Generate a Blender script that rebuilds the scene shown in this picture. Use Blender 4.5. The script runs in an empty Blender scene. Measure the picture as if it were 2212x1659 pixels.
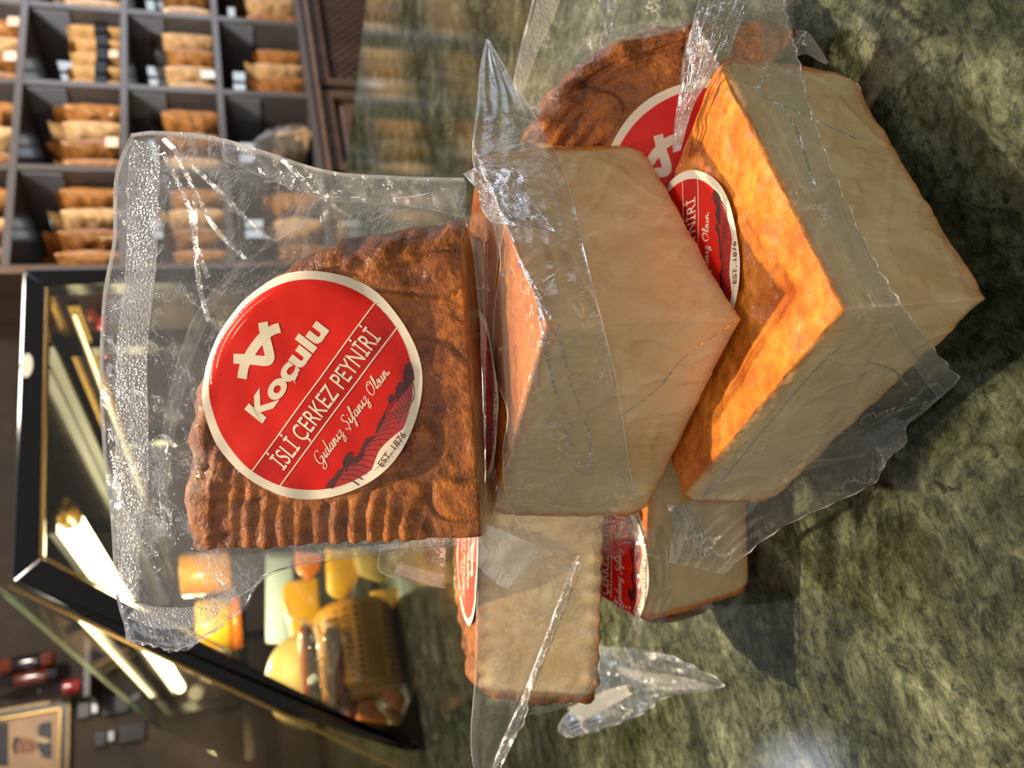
import bpy, bmesh, math, random
import numpy as np
from mathutils import Vector, Matrix, noise as mn

random.seed(4); np.random.seed(4)
S = bpy.context.scene
COL = S.collection

# ------------------------------------------------------------------ camera
# room axes: X along the shop's back shelves, Y along the counter, Z up; counter top is z = 0
CAM = np.array([0.0, 0.0, 0.228]); FPX = 1714.0
PITCH, YAW, ROLL = math.radians(19.16), math.radians(26.46), math.radians(3.92)
FH = np.array([math.sin(YAW), math.cos(YAW), 0.0]); R0 = np.array([math.cos(YAW), -math.sin(YAW), 0.0])
ZU = np.array([0.0, 0.0, 1.0])
FW = FH * math.cos(PITCH) - ZU * math.sin(PITCH)
W0 = ZU * math.cos(PITCH) + FH * math.sin(PITCH)
CU = math.cos(ROLL) * W0 + math.sin(ROLL) * R0          # the phone's long axis (photo's left)
CR = math.cos(ROLL) * R0 - math.sin(ROLL) * W0          # photo's top
cam_d = bpy.data.cameras.new('camera'); cam = bpy.data.objects.new('camera', cam_d); COL.objects.link(cam)
m = Matrix.Identity(4)
for i in range(3):
    m[i][0] = -CU[i]; m[i][1] = CR[i]; m[i][2] = -FW[i]; m[i][3] = CAM[i]
cam.matrix_world = m
cam_d.sensor_width = 36; cam_d.lens = FPX / 2212 * 36; cam_d.clip_start = 0.01
cam_d.dof.use_dof = True; cam_d.dof.focus_distance = 0.26; cam_d.dof.aperture_fstop = 13.0
S.camera = cam

# ------------------------------------------------------------------ light
wd = bpy.data.worlds.new('world'); S.world = wd; wd.use_nodes = True
nt = wd.node_tree; bg = nt.nodes['Background']
tc = nt.nodes.new('ShaderNodeTexCoord'); sp = nt.nodes.new('ShaderNodeSeparateXYZ'); rmp = nt.nodes.new('ShaderNodeValToRGB')
nt.links.new(tc.outputs['Generated'], sp.inputs[0]); nt.links.new(sp.outputs['Z'], rmp.inputs[0]); nt.links.new(rmp.outputs[0], bg.inputs[0])
rmp.color_ramp.elements[0].position = 0.0; rmp.color_ramp.elements[0].color = (0.42, 0.38, 0.34, 1)
rmp.color_ramp.elements[1].position = 0.75; rmp.color_ramp.elements[1].color = (0.60, 0.60, 0.62, 1)
bg.inputs[1].default_value = 0.50

def lamp(name, kind, loc, to, energy, color, **kw):
    d = bpy.data.lights.new(name, kind); d.energy = energy; d.color = color
    for k, v in kw.items(): setattr(d, k, v)
    o = bpy.data.objects.new(name, d); COL.objects.link(o); o.location = loc
    o.rotation_euler = (Vector(to) - Vector(loc)).to_track_quat('-Z', 'Y').to_euler(); return o
keyd = FH * math.cos(math.radians(74)) - R0 * 0.06 + ZU * math.sin(math.radians(74))
KT = np.array([0.13, 0.22, 0.08])
lamp('key_spotlight', 'SPOT', tuple(KT + keyd * 1.9), tuple(KT), 300, (1.0, 0.80, 0.55), spot_size=math.radians(30), spot_blend=0.5, shadow_soft_size=0.014)
lamp('front_fill_light', 'AREA', (-0.9, -1.3, 1.0), (0.15, 0.25, 0.1), 9, (1.0, 0.93, 0.84), shape='RECTANGLE', size=1.2, size_y=1.0)  # unseen fill added behind the camera to lift the shaded cheese fronts
lamp('shelf_fill_light', 'AREA', (1.5, 0.6, 1.7), (1.9, 1.8, 0.4), 75, (1.0, 0.90, 0.78), shape='RECTANGLE', size=0.6, size_y=0.3)  # added fill, out of view, to brighten the shelves and packs
for q in ((-0.75, 0.75, 1.5), (0.75, 0.05, 1.5), (0.15, 1.25, 1.7), (-0.25, -0.1, 1.6)): lamp('glint_lamp', 'POINT', q, (0, 0, 0), 5, (1.0, 0.88, 0.70), shadow_soft_size=0.03)  # unseen point lamps added to raise small glints on the crust
for yy, pw in ((1.33, 9), (1.9, 12), (2.6, 12)): lamp('case_lamp_light', 'POINT', (0.31 if yy < 1.5 else 0.36, yy, 0.40), (0.38, yy, 0), pw, (1.0, 0.80, 0.42), shadow_soft_size=0.02)

S.view_settings.view_transform = 'Standard'; S.view_settings.look = 'None'
S.view_settings.gamma = 1.0; S.view_settings.use_curve_mapping = False
S.view_settings.exposure = 0.0
S.cycles.use_denoising = True
S.cycles.transparent_max_bounces = 24
S.cycles.max_bounces = 8
S.cycles.caustics_reflective = False; S.cycles.caustics_refractive = False
S.cycles.sample_clamp_indirect = 6.0

# ------------------------------------------------------------------ measuring helpers
def ray(x, y):
    return FW + ((1659 - y - 829.5) / FPX) * CR - ((x - 1106.0) / FPX) * CU
def at(x, y, dep):
    return CAM + ray(x, y) * dep
def onplane(x, y, n, p0):
    d = ray(x, y); return CAM + d * float(((np.asarray(p0) - CAM) @ n) / (d @ n))
def pY(x, y, Y): return onplane(x, y, np.array([0, 1., 0]), (0, Y, 0))
def pZ(x, y, z): return onplane(x, y, ZU, (0, 0, z))
def unit(v):
    v = np.asarray(v, float); return v / np.linalg.norm(v)
def smooth(a, b, x):
    t = np.clip((x - a) / (b - a), 0, 1); return t * t * (3 - 2 * t)
def fbm(p, sc, o=3, seed=0.0):
    return mn.fractal(Vector((p[0] * sc + seed, p[1] * sc - seed * 0.7, p[2] * sc + 3.1 * seed)), 1.0, 2.0, o)

# ------------------------------------------------------------------ object helpers
def link(name, me, mat=None, parent=None, smooth_=True):
    o = bpy.data.objects.new(name, me); COL.objects.link(o)
    if mat is not None:
        for q in (mat if isinstance(mat, (list, tuple)) else [mat]): me.materials.append(q)
    if parent is not None: o.parent = parent
    if smooth_ and me.polygons: me.polygons.foreach_set('use_smooth', [True] * len(me.polygons))
    return o
def mesh(name, vs, fs):
    me = bpy.data.meshes.new(name); me.from_pydata([tuple(map(float, v)) for v in vs], [], fs); me.update(); return me
def tag(o, label, cat, group=None, kind=None):
    if label: o['label'] = label
    if cat: o['category'] = cat
    if group: o['group'] = group
    if kind: o['kind'] = kind
    return o
def thing(name, label, cat, loc=(0, 0, 0), group=None):
    o = bpy.data.objects.new(name, None); COL.objects.link(o); o.location = loc; o.empty_display_size = 0.02
    return tag(o, label, cat, group)
def adopt(root):
    # children were built in world coordinates: keep them there under the moved empty
    inv = Matrix.Translation(-Vector(root.location))
    for c in root.children:
        if not c.get('_ok'):
            c.matrix_parent_inverse = inv; c['_ok'] = 1
    for c in root.children: del c['_ok']

class MB:
    """collects boxes, bars, tubes for one mesh"""
    def __init__(s): s.v = []; s.f = []
    def add(s, vs, fs):
        n = len(s.v); s.v += [tuple(map(float, p)) for p in vs]; s.f += [tuple(i + n for i in q) for q in fs]; return s
    def hexa(s, p):
        return s.add(p, [(0, 3, 2, 1), (4, 5, 6, 7), (0, 1, 5, 4), (1, 2, 6, 5), (2, 3, 7, 6), (3, 0, 4, 7)])
    def box(s, x0, x1, y0, y1, z0, z1):
        return s.hexa([(x0, y0, z0), (x1, y0, z0), (x1, y1, z0), (x0, y1, z0), (x0, y0, z1), (x1, y0, z1), (x1, y1, z1), (x0, y1, z1)])
    def prism(s, poly, d):      # poly: 3d points, extruded along d
        n = len(poly); d = np.asarray(d, float); a = [np.asarray(p, float) for p in poly]
        return s.add(a + [p + d for p in a], [tuple(range(n))[::-1], tuple(range(n, 2 * n))] + [(i, (i + 1) % n, (i + 1) % n + n, i + n) for i in range(n)])
    def tube(s, pts, rad, n=10, cap=True):
        pts = [np.asarray(p, float) for p in pts]; rads = rad if isinstance(rad, (list, tuple)) else [rad] * len(pts)
        t0 = unit(pts[1] - pts[0]); up = unit(np.cross(t0, [0.3, 0.5, 0.81])); vs = []; fs = []
        for i, p in enumerate(pts):
            t = unit(pts[min(i + 1, len(pts) - 1)] - pts[max(i - 1, 0)])
            a = unit(up - t * (up @ t)); b = np.cross(t, a); up = a
            for k in range(n):
                q = 2 * math.pi * k / n; vs.append(p + rads[i] * (math.cos(q) * a + math.sin(q) * b))
        for i in range(len(pts) - 1):
            for k in range(n): fs.append((i * n + k, i * n + (k + 1) % n, (i + 1) * n + (k + 1) % n, (i + 1) * n + k))
        if cap: fs.append(tuple(range(n))[::-1]); fs.append(tuple(range((len(pts) - 1) * n, len(pts) * n)))
        return s.add(vs, fs)
    def build(s, name, mat, parent=None, smooth_=False, bevel=0):
        o = link(name, mesh(name, s.v, s.f), mat, parent, smooth_)
        if bevel:
            b = o.modifiers.new('bevel', 'BEVEL'); b.width = bevel; b.segments = 2; b.limit_method = 'ANGLE'
        return o

# ------------------------------------------------------------------ materials
def lin(h):
    h = h.lstrip('#'); c = [int(h[i:i + 2], 16) / 255 for i in (0, 2, 4)]
    return tuple((v / 12.92 if v <= 0.04045 else ((v + 0.055) / 1.055) ** 2.4) for v in c) + (1,)
def newmat(name):
    mt = bpy.data.materials.new(name); mt.use_nodes = True; return mt, mt.node_tree, mt.node_tree.nodes['Principled BSDF']
def N(nt, t, **kw):
    n = nt.nodes.new(t)
    for k, v in kw.items():
        if k in n.inputs: n.inputs[k].default_value = v
        else: setattr(n, k, v)
    return n
def plain(name, col, rough=0.5, metal=0.0, coat=0.0, emit=None, estr=0.0, bump=0.0, bscale=200, var=0.0, trans=0.0, spec=0.5):
    mt, nt, b = newmat(name); col = lin(col) if isinstance(col, str) else col
    b.inputs['Base Color'].default_value = col; b.inputs['Roughness'].default_value = rough; b.inputs['Metallic'].default_value = metal
    b.inputs['Coat Weight'].default_value = coat; b.inputs['Coat Roughness'].default_value = 0.08; b.inputs['Specular IOR Level'].default_value = spec
    if emit: b.inputs['Emission Color'].default_value = lin(emit); b.inputs['Emission Strength'].default_value = estr
    if trans: b.inputs['Subsurface Weight'].default_value = trans; b.inputs['Subsurface Radius'].default_value = (0.01, 0.006, 0.003); b.inputs['Subsurface Scale'].default_value = 0.5
    if var or bump:
        tc = N(nt, 'ShaderNodeTexCoord'); nz = N(nt, 'ShaderNodeTexNoise', Scale=bscale, Detail=4.0); nt.links.new(tc.outputs['Object'], nz.inputs['Vector'])
        if var:
            mx = N(nt, 'ShaderNodeMix', data_type='RGBA', blend_type='MULTIPLY'); mx.inputs[0].default_value = 1
            mr = N(nt, 'ShaderNodeMapRange'); mr.inputs['To Min'].default_value = 1 - var; mr.inputs['To Max'].default_value = 1 + var
            nt.links.new(nz.outputs[0], mr.inputs[0]); mx.inputs[6].default_value = col; nt.links.new(mr.outputs[0], mx.inputs[7]); nt.links.new(mx.outputs[2], b.inputs['Base Color'])
        if bump:
            bp = N(nt, 'ShaderNodeBump', Strength=min(bump, 1), Distance=0.004 if bump >= 1 else 0.002); nt.links.new(nz.outputs[0], bp.inputs['Height']); nt.links.new(bp.outputs[0], b.inputs['Normal'])
    return mt

def marble_mat():
    mt, nt, b = newmat('green_marble'); L = nt.links.new
    tc = N(nt, 'ShaderNodeTexCoord'); mp = N(nt, 'ShaderNodeMapping'); L(tc.outputs['Object'], mp.inputs[0])
    mp.inputs['Rotation'].default_value = (0, 0, 0.9); mp.inputs['Scale'].default_value = (1, 1.25, 1)
    n1 = N(nt, 'ShaderNodeTexNoise', Scale=24.0, Detail=12.0, Roughness=0.68, Distortion=0.9); L(mp.outputs[0], n1.inputs['Vector'])
    n2 = N(nt, 'ShaderNodeTexNoise', Scale=150.0, Detail=9.0, Roughness=0.75, Distortion=0.5); L(mp.outputs[0], n2.inputs['Vector'])
    n3 = N(nt, 'ShaderNodeTexNoise', Scale=5.0, Detail=4.0, Roughness=0.5, Distortion=2.5); L(mp.outputs[0], n3.inputs['Vector'])
    r1 = N(nt, 'ShaderNodeValToRGB'); L(n1.outputs[0], r1.inputs[0])
    e = r1.color_ramp.elements; e[0].position = 0.30; e[0].color = lin('#20251c'); e[1].position = 0.72; e[1].color = lin('#8e8f7c')
    q = r1.color_ramp.elements.new(0.45); q.color = lin('#3d4131'); q = r1.color_ramp.elements.new(0.58); q.color = lin('#5e6251')
    r2 = N(nt, 'ShaderNodeValToRGB'); L(n2.outputs[0], r2.inputs[0])
    e = r2.color_ramp.elements; e[0].position = 0.38; e[0].color = (0.2, 0.24, 0.18, 1); e[1].position = 0.57; e[1].color = (1.3, 1.28, 1.18, 1)
    mx = N(nt, 'ShaderNodeMix', data_type='RGBA', blend_type='MULTIPLY'); mx.inputs[0].default_value = 0.9; L(r1.outputs[0], mx.inputs[6]); L(r2.outputs[0], mx.inputs[7])
    r3 = N(nt, 'ShaderNodeValToRGB'); L(n3.outputs[0], r3.inputs[0])
    e = r3.color_ramp.elements; e[0].position = 0.35; e[0].color = (0.58, 0.61, 0.57, 1); e[1].position = 0.65; e[1].color = (0.98, 0.97, 0.90, 1)
    m2 = N(nt, 'ShaderNodeMix', data_type='RGBA', blend_type='MULTIPLY'); m2.inputs[0].default_value = 1; L(mx.outputs[2], m2.inputs[6]); L(r3.outputs[0], m2.inputs[7])
    # dark mineral specks and thin fissures
    vo = N(nt, 'ShaderNodeTexNoise', Scale=120.0, Detail=2.0, Distortion=0.4); L(mp.outputs[0], vo.inputs['Vector'])
    r4 = N(nt, 'ShaderNodeValToRGB'); L(vo.outputs[0], r4.inputs[0]); e = r4.color_ramp.elements; e[0].position = 0.27; e[0].color = (0.12, 0.13, 0.1, 1); e[1].position = 0.34; e[1].color = (1, 1, 1, 1)
    m3 = N(nt, 'ShaderNodeMix', data_type='RGBA', blend_type='MULTIPLY'); m3.inputs[0].default_value = 0.9; L(m2.outputs[2], m3.inputs[6]); L(r4.outputs[0], m3.inputs[7])
    wv = N(nt, 'ShaderNodeTexNoise', Scale=9.0, Detail=7.0, Roughness=0.6, Distortion=0.6); L(mp.outputs[0], wv.inputs['Vector'])
    r5 = N(nt, 'ShaderNodeValToRGB'); L(wv.outputs[0], r5.inputs[0]); e = r5.color_ramp.elements
    e[0].position = 0.492; e[0].color = (1, 1, 1, 1); e[1].position = 0.508; e[1].color = (1, 1, 1, 1); q = r5.color_ramp.elements.new(0.5); q.color = (0.3, 0.32, 0.27, 1)
    m4 = N(nt, 'ShaderNodeMix', data_type='RGBA', blend_type='MULTIPLY'); m4.inputs[0].default_value = 0.8; L(m3.outputs[2], m4.inputs[6]); L(r5.outputs[0], m4.inputs[7])
    wn_ = N(nt, 'ShaderNodeMix', data_type='VECTOR'); wn_.inputs[0].default_value = 0.035; L(mp.outputs[0], wn_.inputs[4]); L(n1.outputs[1], wn_.inputs[5])
    ck = N(nt, 'ShaderNodeTexVoronoi', feature='DISTANCE_TO_EDGE', Scale=75.0); L(wn_.outputs[1], ck.inputs['Vector'])
    r6 = N(nt, 'ShaderNodeMapRange'); L(ck.outputs[0], r6.inputs[0]); r6.inputs[2].default_value = 0.10; r6.inputs[3].default_value = 0.45; r6.inputs[4].default_value = 1.12
    m5 = N(nt, 'ShaderNodeMix', data_type='RGBA', blend_type='MULTIPLY'); L(n2.outputs[0], m5.inputs[0]); L(m4.outputs[2], m5.inputs[6]); L(r6.outputs[0], m5.inputs[7])
    L(m5.outputs[2], b.inputs['Base Color'])
    b.inputs['Roughness'].default_value = 0.06; b.inputs['IOR'].default_value = 1.55
    bp = N(nt, 'ShaderNodeBump', Strength=0.03, Distance=0.001); L(n2.outputs[0], bp.inputs['Height']); L(bp.outputs[0], b.inputs['Normal'])
    return mt

def cheese_mat(name, rind_lo, rind_hi, dark, cut='#e0c899', cut2='#c8a670', bump=0.5, coat=0.9):
    """one cheese: smoked rind and pale cut paste, split by the mesh attribute 'rind'"""
    mt, nt, b = newmat(name); L = nt.links.new
    tc = N(nt, 'ShaderNodeTexCoord'); at_ = N(nt, 'ShaderNodeAttribute', attribute_name='rind'); gr = N(nt, 'ShaderNodeAttribute', attribute_name='groove')
    n1 = N(nt, 'ShaderNodeTexNoise', Scale=45.0, Detail=7.0, Roughness=0.6, Distortion=0.7); L(tc.outputs['Object'], n1.inputs['Vector'])
    n2 = N(nt, 'ShaderNodeTexNoise', Scale=260.0, Detail=5.0, Roughness=0.6); L(tc.outputs['Object'], n2.inputs['Vector'])
    r1 = N(nt, 'ShaderNodeValToRGB'); L(n1.outputs[0], r1.inputs[0]); e = r1.color_ramp.elements
    e[0].position = 0.3; e[0].color = lin(rind_lo); e[1].position = 0.68; e[1].color = lin(rind_hi)
    r2 = N(nt, 'ShaderNodeValToRGB'); L(n2.outputs[0], r2.inputs[0]); e = r2.color_ramp.elements
    e[0].position = 0.3; e[0].color = (0.62, 0.55, 0.5, 1); e[1].position = 0.6; e[1].color = (1.08, 1.06, 1.0, 1)
    mx = N(nt, 'ShaderNodeMix', data_type='RGBA', blend_type='MULTIPLY'); mx.inputs[0].default_value = 1; L(r1.outputs[0], mx.inputs[6]); L(r2.outputs[0], mx.inputs[7])
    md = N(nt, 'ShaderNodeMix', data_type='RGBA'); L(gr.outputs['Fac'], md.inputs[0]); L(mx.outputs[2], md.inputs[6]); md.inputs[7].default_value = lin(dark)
    n3 = N(nt, 'ShaderNodeTexNoise', Scale=30.0, Detail=6.0, Roughness=0.65, Distortion=1.0); L(tc.outputs['Object'], n3.inputs['Vector'])
    r3 = N(nt, 'ShaderNodeValToRGB'); L(n3.outputs[0], r3.inputs[0]); e = r3.color_ramp.elements
    e[0].position = 0.3; e[0].color = lin(cut2); e[1].position = 0.62; e[1].color = lin(cut)
    mc = N(nt, 'ShaderNodeMix', data_type='RGBA'); L(at_.outputs['Fac'], mc.inputs[0]); L(r3.outputs[0], mc.inputs[6]); L(md.outputs[2], mc.inputs[7])
    L(mc.outputs[2], b.inputs['Base Color'])
    b.inputs['Subsurface Weight'].default_value = 0.12; b.inputs['Subsurface Radius'].default_value = (0.005, 0.003, 0.0014); b.inputs['Subsurface Scale'].default_value = 0.6
    b.inputs['Roughness'].default_value = 0.6; b.inputs['Specular IOR Level'].default_value = 0.2; b.inputs['Coat Weight'].default_value = coat; b.inputs['Coat Roughness'].default_value = 0.04; b.inputs['Coat IOR'].default_value = 1.45
    # fine relief of the rind, fine wrinkles of the vacuum skin
    ad = N(nt, 'ShaderNodeMath', operation='MULTIPLY_ADD'); L(n1.outputs[0], ad.inputs[0]); ad.inputs[1].default_value = 2.0; L(n2.outputs[0], ad.inputs[2])
    bp = N(nt, 'ShaderNodeBump', Strength=bump, Distance=0.0012); L(ad.outputs[0], bp.inputs['Height'])
    mf = N(nt, 'ShaderNodeMath', operation='MULTIPLY_ADD'); L(at_.outputs['Fac'], mf.inputs[0]); mf.inputs[1].default_value = bump * 0.85; mf.inputs[2].default_value = bump * 0.15; L(mf.outputs[0], bp.inputs['Strength'])
    L(bp.outputs[0], b.inputs['Normal'])
    n4 = N(nt, 'ShaderNodeTexNoise', Scale=70.0, Detail=4.0, Distortion=2.5); L(tc.outputs['Object'], n4.inputs['Vector'])
    b2 = N(nt, 'ShaderNodeBump', Strength=0.6, Distance=0.0012); L(n4.outputs[0], b2.inputs['Height']); L(bp.outputs[0], b2.inputs['Normal']); L(b2.outputs[0], b.inputs['Coat Normal'])
    return mt

def film_mat(name, haze=0.05, rough=0.10, crease=0.5, scale=55.0, emboss=False, tint=(0.985, 0.985, 0.98, 1), bump=0.3, gain=0.9):
    """clear vacuum film: lets light through, mirrors by Fresnel, whitens along creases and cut edges"""
    mt, nt, b = newmat(name); L = nt.links.new; nt.nodes.remove(b); out = nt.nodes['Material Output']
    tc = N(nt, 'ShaderNodeTexCoord'); at_ = N(nt, 'ShaderNodeAttribute', attribute_name='edge')
    n1 = N(nt, 'ShaderNodeTexNoise', Scale=scale, Detail=5.0, Roughness=0.6, Distortion=1.5); L(tc.outputs['Object'], n1.inputs['Vector'])
    vo = N(nt, 'ShaderNodeTexVoronoi', feature='DISTANCE_TO_EDGE', Scale=scale * 0.55)
    mixv = N(nt, 'ShaderNodeMix', data_type='VECTOR'); mixv.inputs[0].default_value = 0.04
    L(tc.outputs['Object'], mixv.inputs[4]); L(n1.outputs[1], mixv.inputs[5]); L(mixv.outputs[1], vo.inputs['Vector'])
    hs = N(nt, 'ShaderNodeMath', operation='MULTIPLY_ADD'); 
    bp = N(nt, 'ShaderNodeBump', Strength=bump, Distance=0.002)
    if emboss:
        vk = N(nt, 'ShaderNodeTexVoronoi', feature='F1', Scale=1000.0); L(tc.outputs['Object'], vk.inputs['Vector']); L(vk.outputs[0], bp.inputs['Height']); bp.inputs['Distance'].default_value = 0.0008; bp.inputs['Strength'].default_value = 0.45
    else:
        mh = N(nt, 'ShaderNodeMath', operation='MINIMUM'); L(vo.outputs[0], mh.inputs[0]); mh.inputs[1].default_value = 0.10
        L(mh.outputs[0], hs.inputs[0]); hs.inputs[1].default_value = 3.0; L(n1.outputs[0], hs.inputs[2]); L(hs.outputs[0], bp.inputs['Height'])
    # crease whitening, broken up by a slower noise
    cr = N(nt, 'ShaderNodeMapRange'); L(vo.outputs[0], cr.inputs[0]); cr.inputs[1].default_value = 0.0; cr.inputs[2].default_value = 0.014; cr.inputs[3].default_value = crease; cr.inputs[4].default_value = 0.0
    n2 = N(nt, 'ShaderNodeTexNoise', Scale=scale * 0.9, Detail=2.0); L(tc.outputs['Object'], n2.inputs['Vector'])
    br = N(nt, 'ShaderNodeMapRange'); L(n2.outputs[0], br.inputs[0]); br.inputs[1].default_value = 0.46; br.inputs[2].default_value = 0.62
    cm = N(nt, 'ShaderNodeMath', operation='MULTIPLY'); L(cr.outputs[0], cm.inputs[0]); L(br.outputs[0], cm.inputs[1])
    hz = N(nt, 'ShaderNodeMath', operation='MULTIPLY_ADD', use_clamp=True); L(at_.outputs['Fac'], hz.inputs[0]); hz.inputs[1].default_value = 0.75; L(cm.outputs[0], hz.inputs[2])
    h2 = N(nt, 'ShaderNodeMath', operation='ADD', use_clamp=True); L(hz.outputs[0], h2.inputs[0]); h2.inputs[1].default_value = haze
    tr = N(nt, 'ShaderNodeBsdfTransparent', Color=tint)
    df = N(nt, 'ShaderNodeBsdfDiffuse', Color=(0.92, 0.90, 0.86, 1)); tl = N(nt, 'ShaderNodeBsdfTranslucent', Color=(0.92, 0.90, 0.86, 1)); dm = N(nt, 'ShaderNodeMixShader'); dm.inputs[0].default_value = 0.25
    L(df.outputs[0], dm.inputs[1]); L(tl.outputs[0], dm.inputs[2]); L(bp.outputs[0], df.inputs['Normal'])
    gl = N(nt, 'ShaderNodeBsdfGlossy', Roughness=rough, Color=(1, 1, 1, 1)); L(bp.outputs[0], gl.inputs['Normal'])
    fr = N(nt, 'ShaderNodeFresnel', IOR=1.5); L(bp.outputs[0], fr.inputs['Normal'])
    f2 = N(nt, 'ShaderNodeMath', operation='MULTIPLY', use_clamp=True); L(fr.outputs[0], f2.inputs[0]); f2.inputs[1].default_value = gain
    m1 = N(nt, 'ShaderNodeMixShader'); L(h2.outputs[0], m1.inputs[0]); L(tr.outputs[0], m1.inputs[1]); L(dm.outputs[0], m1.inputs[2])
    m2 = N(nt, 'ShaderNodeMixShader'); L(f2.outputs[0], m2.inputs[0]); L(m1.outputs[0], m2.inputs[1]); L(gl.outputs[0], m2.inputs[2]); L(m2.outputs[0], out.inputs[0])
    return mt

def pane_mat(name, tint=(0.9, 0.93, 0.92, 1), rough=0.01, gain=1.0):
    mt, nt, b = newmat(name); L = nt.links.new; nt.nodes.remove(b); out = nt.nodes['Material Output']
    tr = N(nt, 'ShaderNodeBsdfTransparent', Color=tint); gl = N(nt, 'ShaderNodeBsdfGlossy', Roughness=rough); fr = N(nt, 'ShaderNodeFresnel', IOR=1.5)
    f2 = N(nt, 'ShaderNodeMath', operation='MULTIPLY', use_clamp=True); L(fr.outputs[0], f2.inputs[0]); f2.inputs[1].default_value = gain
    mx = N(nt, 'ShaderNodeMixShader'); L(f2.outputs[0], mx.inputs[0]); L(tr.outputs[0], mx.inputs[1]); L(gl.outputs[0], mx.inputs[2]); L(mx.outputs[0], out.inputs[0]); return mt

def wood_mat(name, a, b_, rough=0.35, coat=0.3, scale=(40, 3, 3)):
    mt, nt, b = newmat(name); L = nt.links.new
    tc = N(nt, 'ShaderNodeTexCoord'); mp = N(nt, 'ShaderNodeMapping'); mp.inputs['Scale'].default_value = scale; L(tc.outputs['Object'], mp.inputs[0])
    nz = N(nt, 'ShaderNodeTexNoise', Scale=4.0, Detail=6.0, Distortion=0.5); L(mp.outputs[0], nz.inputs['Vector'])
    r = N(nt, 'ShaderNodeValToRGB'); L(nz.outputs[0], r.inputs[0]); r.color_ramp.elements[0].position = 0.3; r.color_ramp.elements[0].color = lin(a); r.color_ramp.elements[1].position = 0.7; r.color_ramp.elements[1].color = lin(b_)
    L(r.outputs[0], b.inputs['Base Color']); b.inputs['Roughness'].default_value = rough; b.inputs['Coat Weight'].default_value = coat; b.inputs['Coat Roughness'].default_value = 0.12
    return mt

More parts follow.
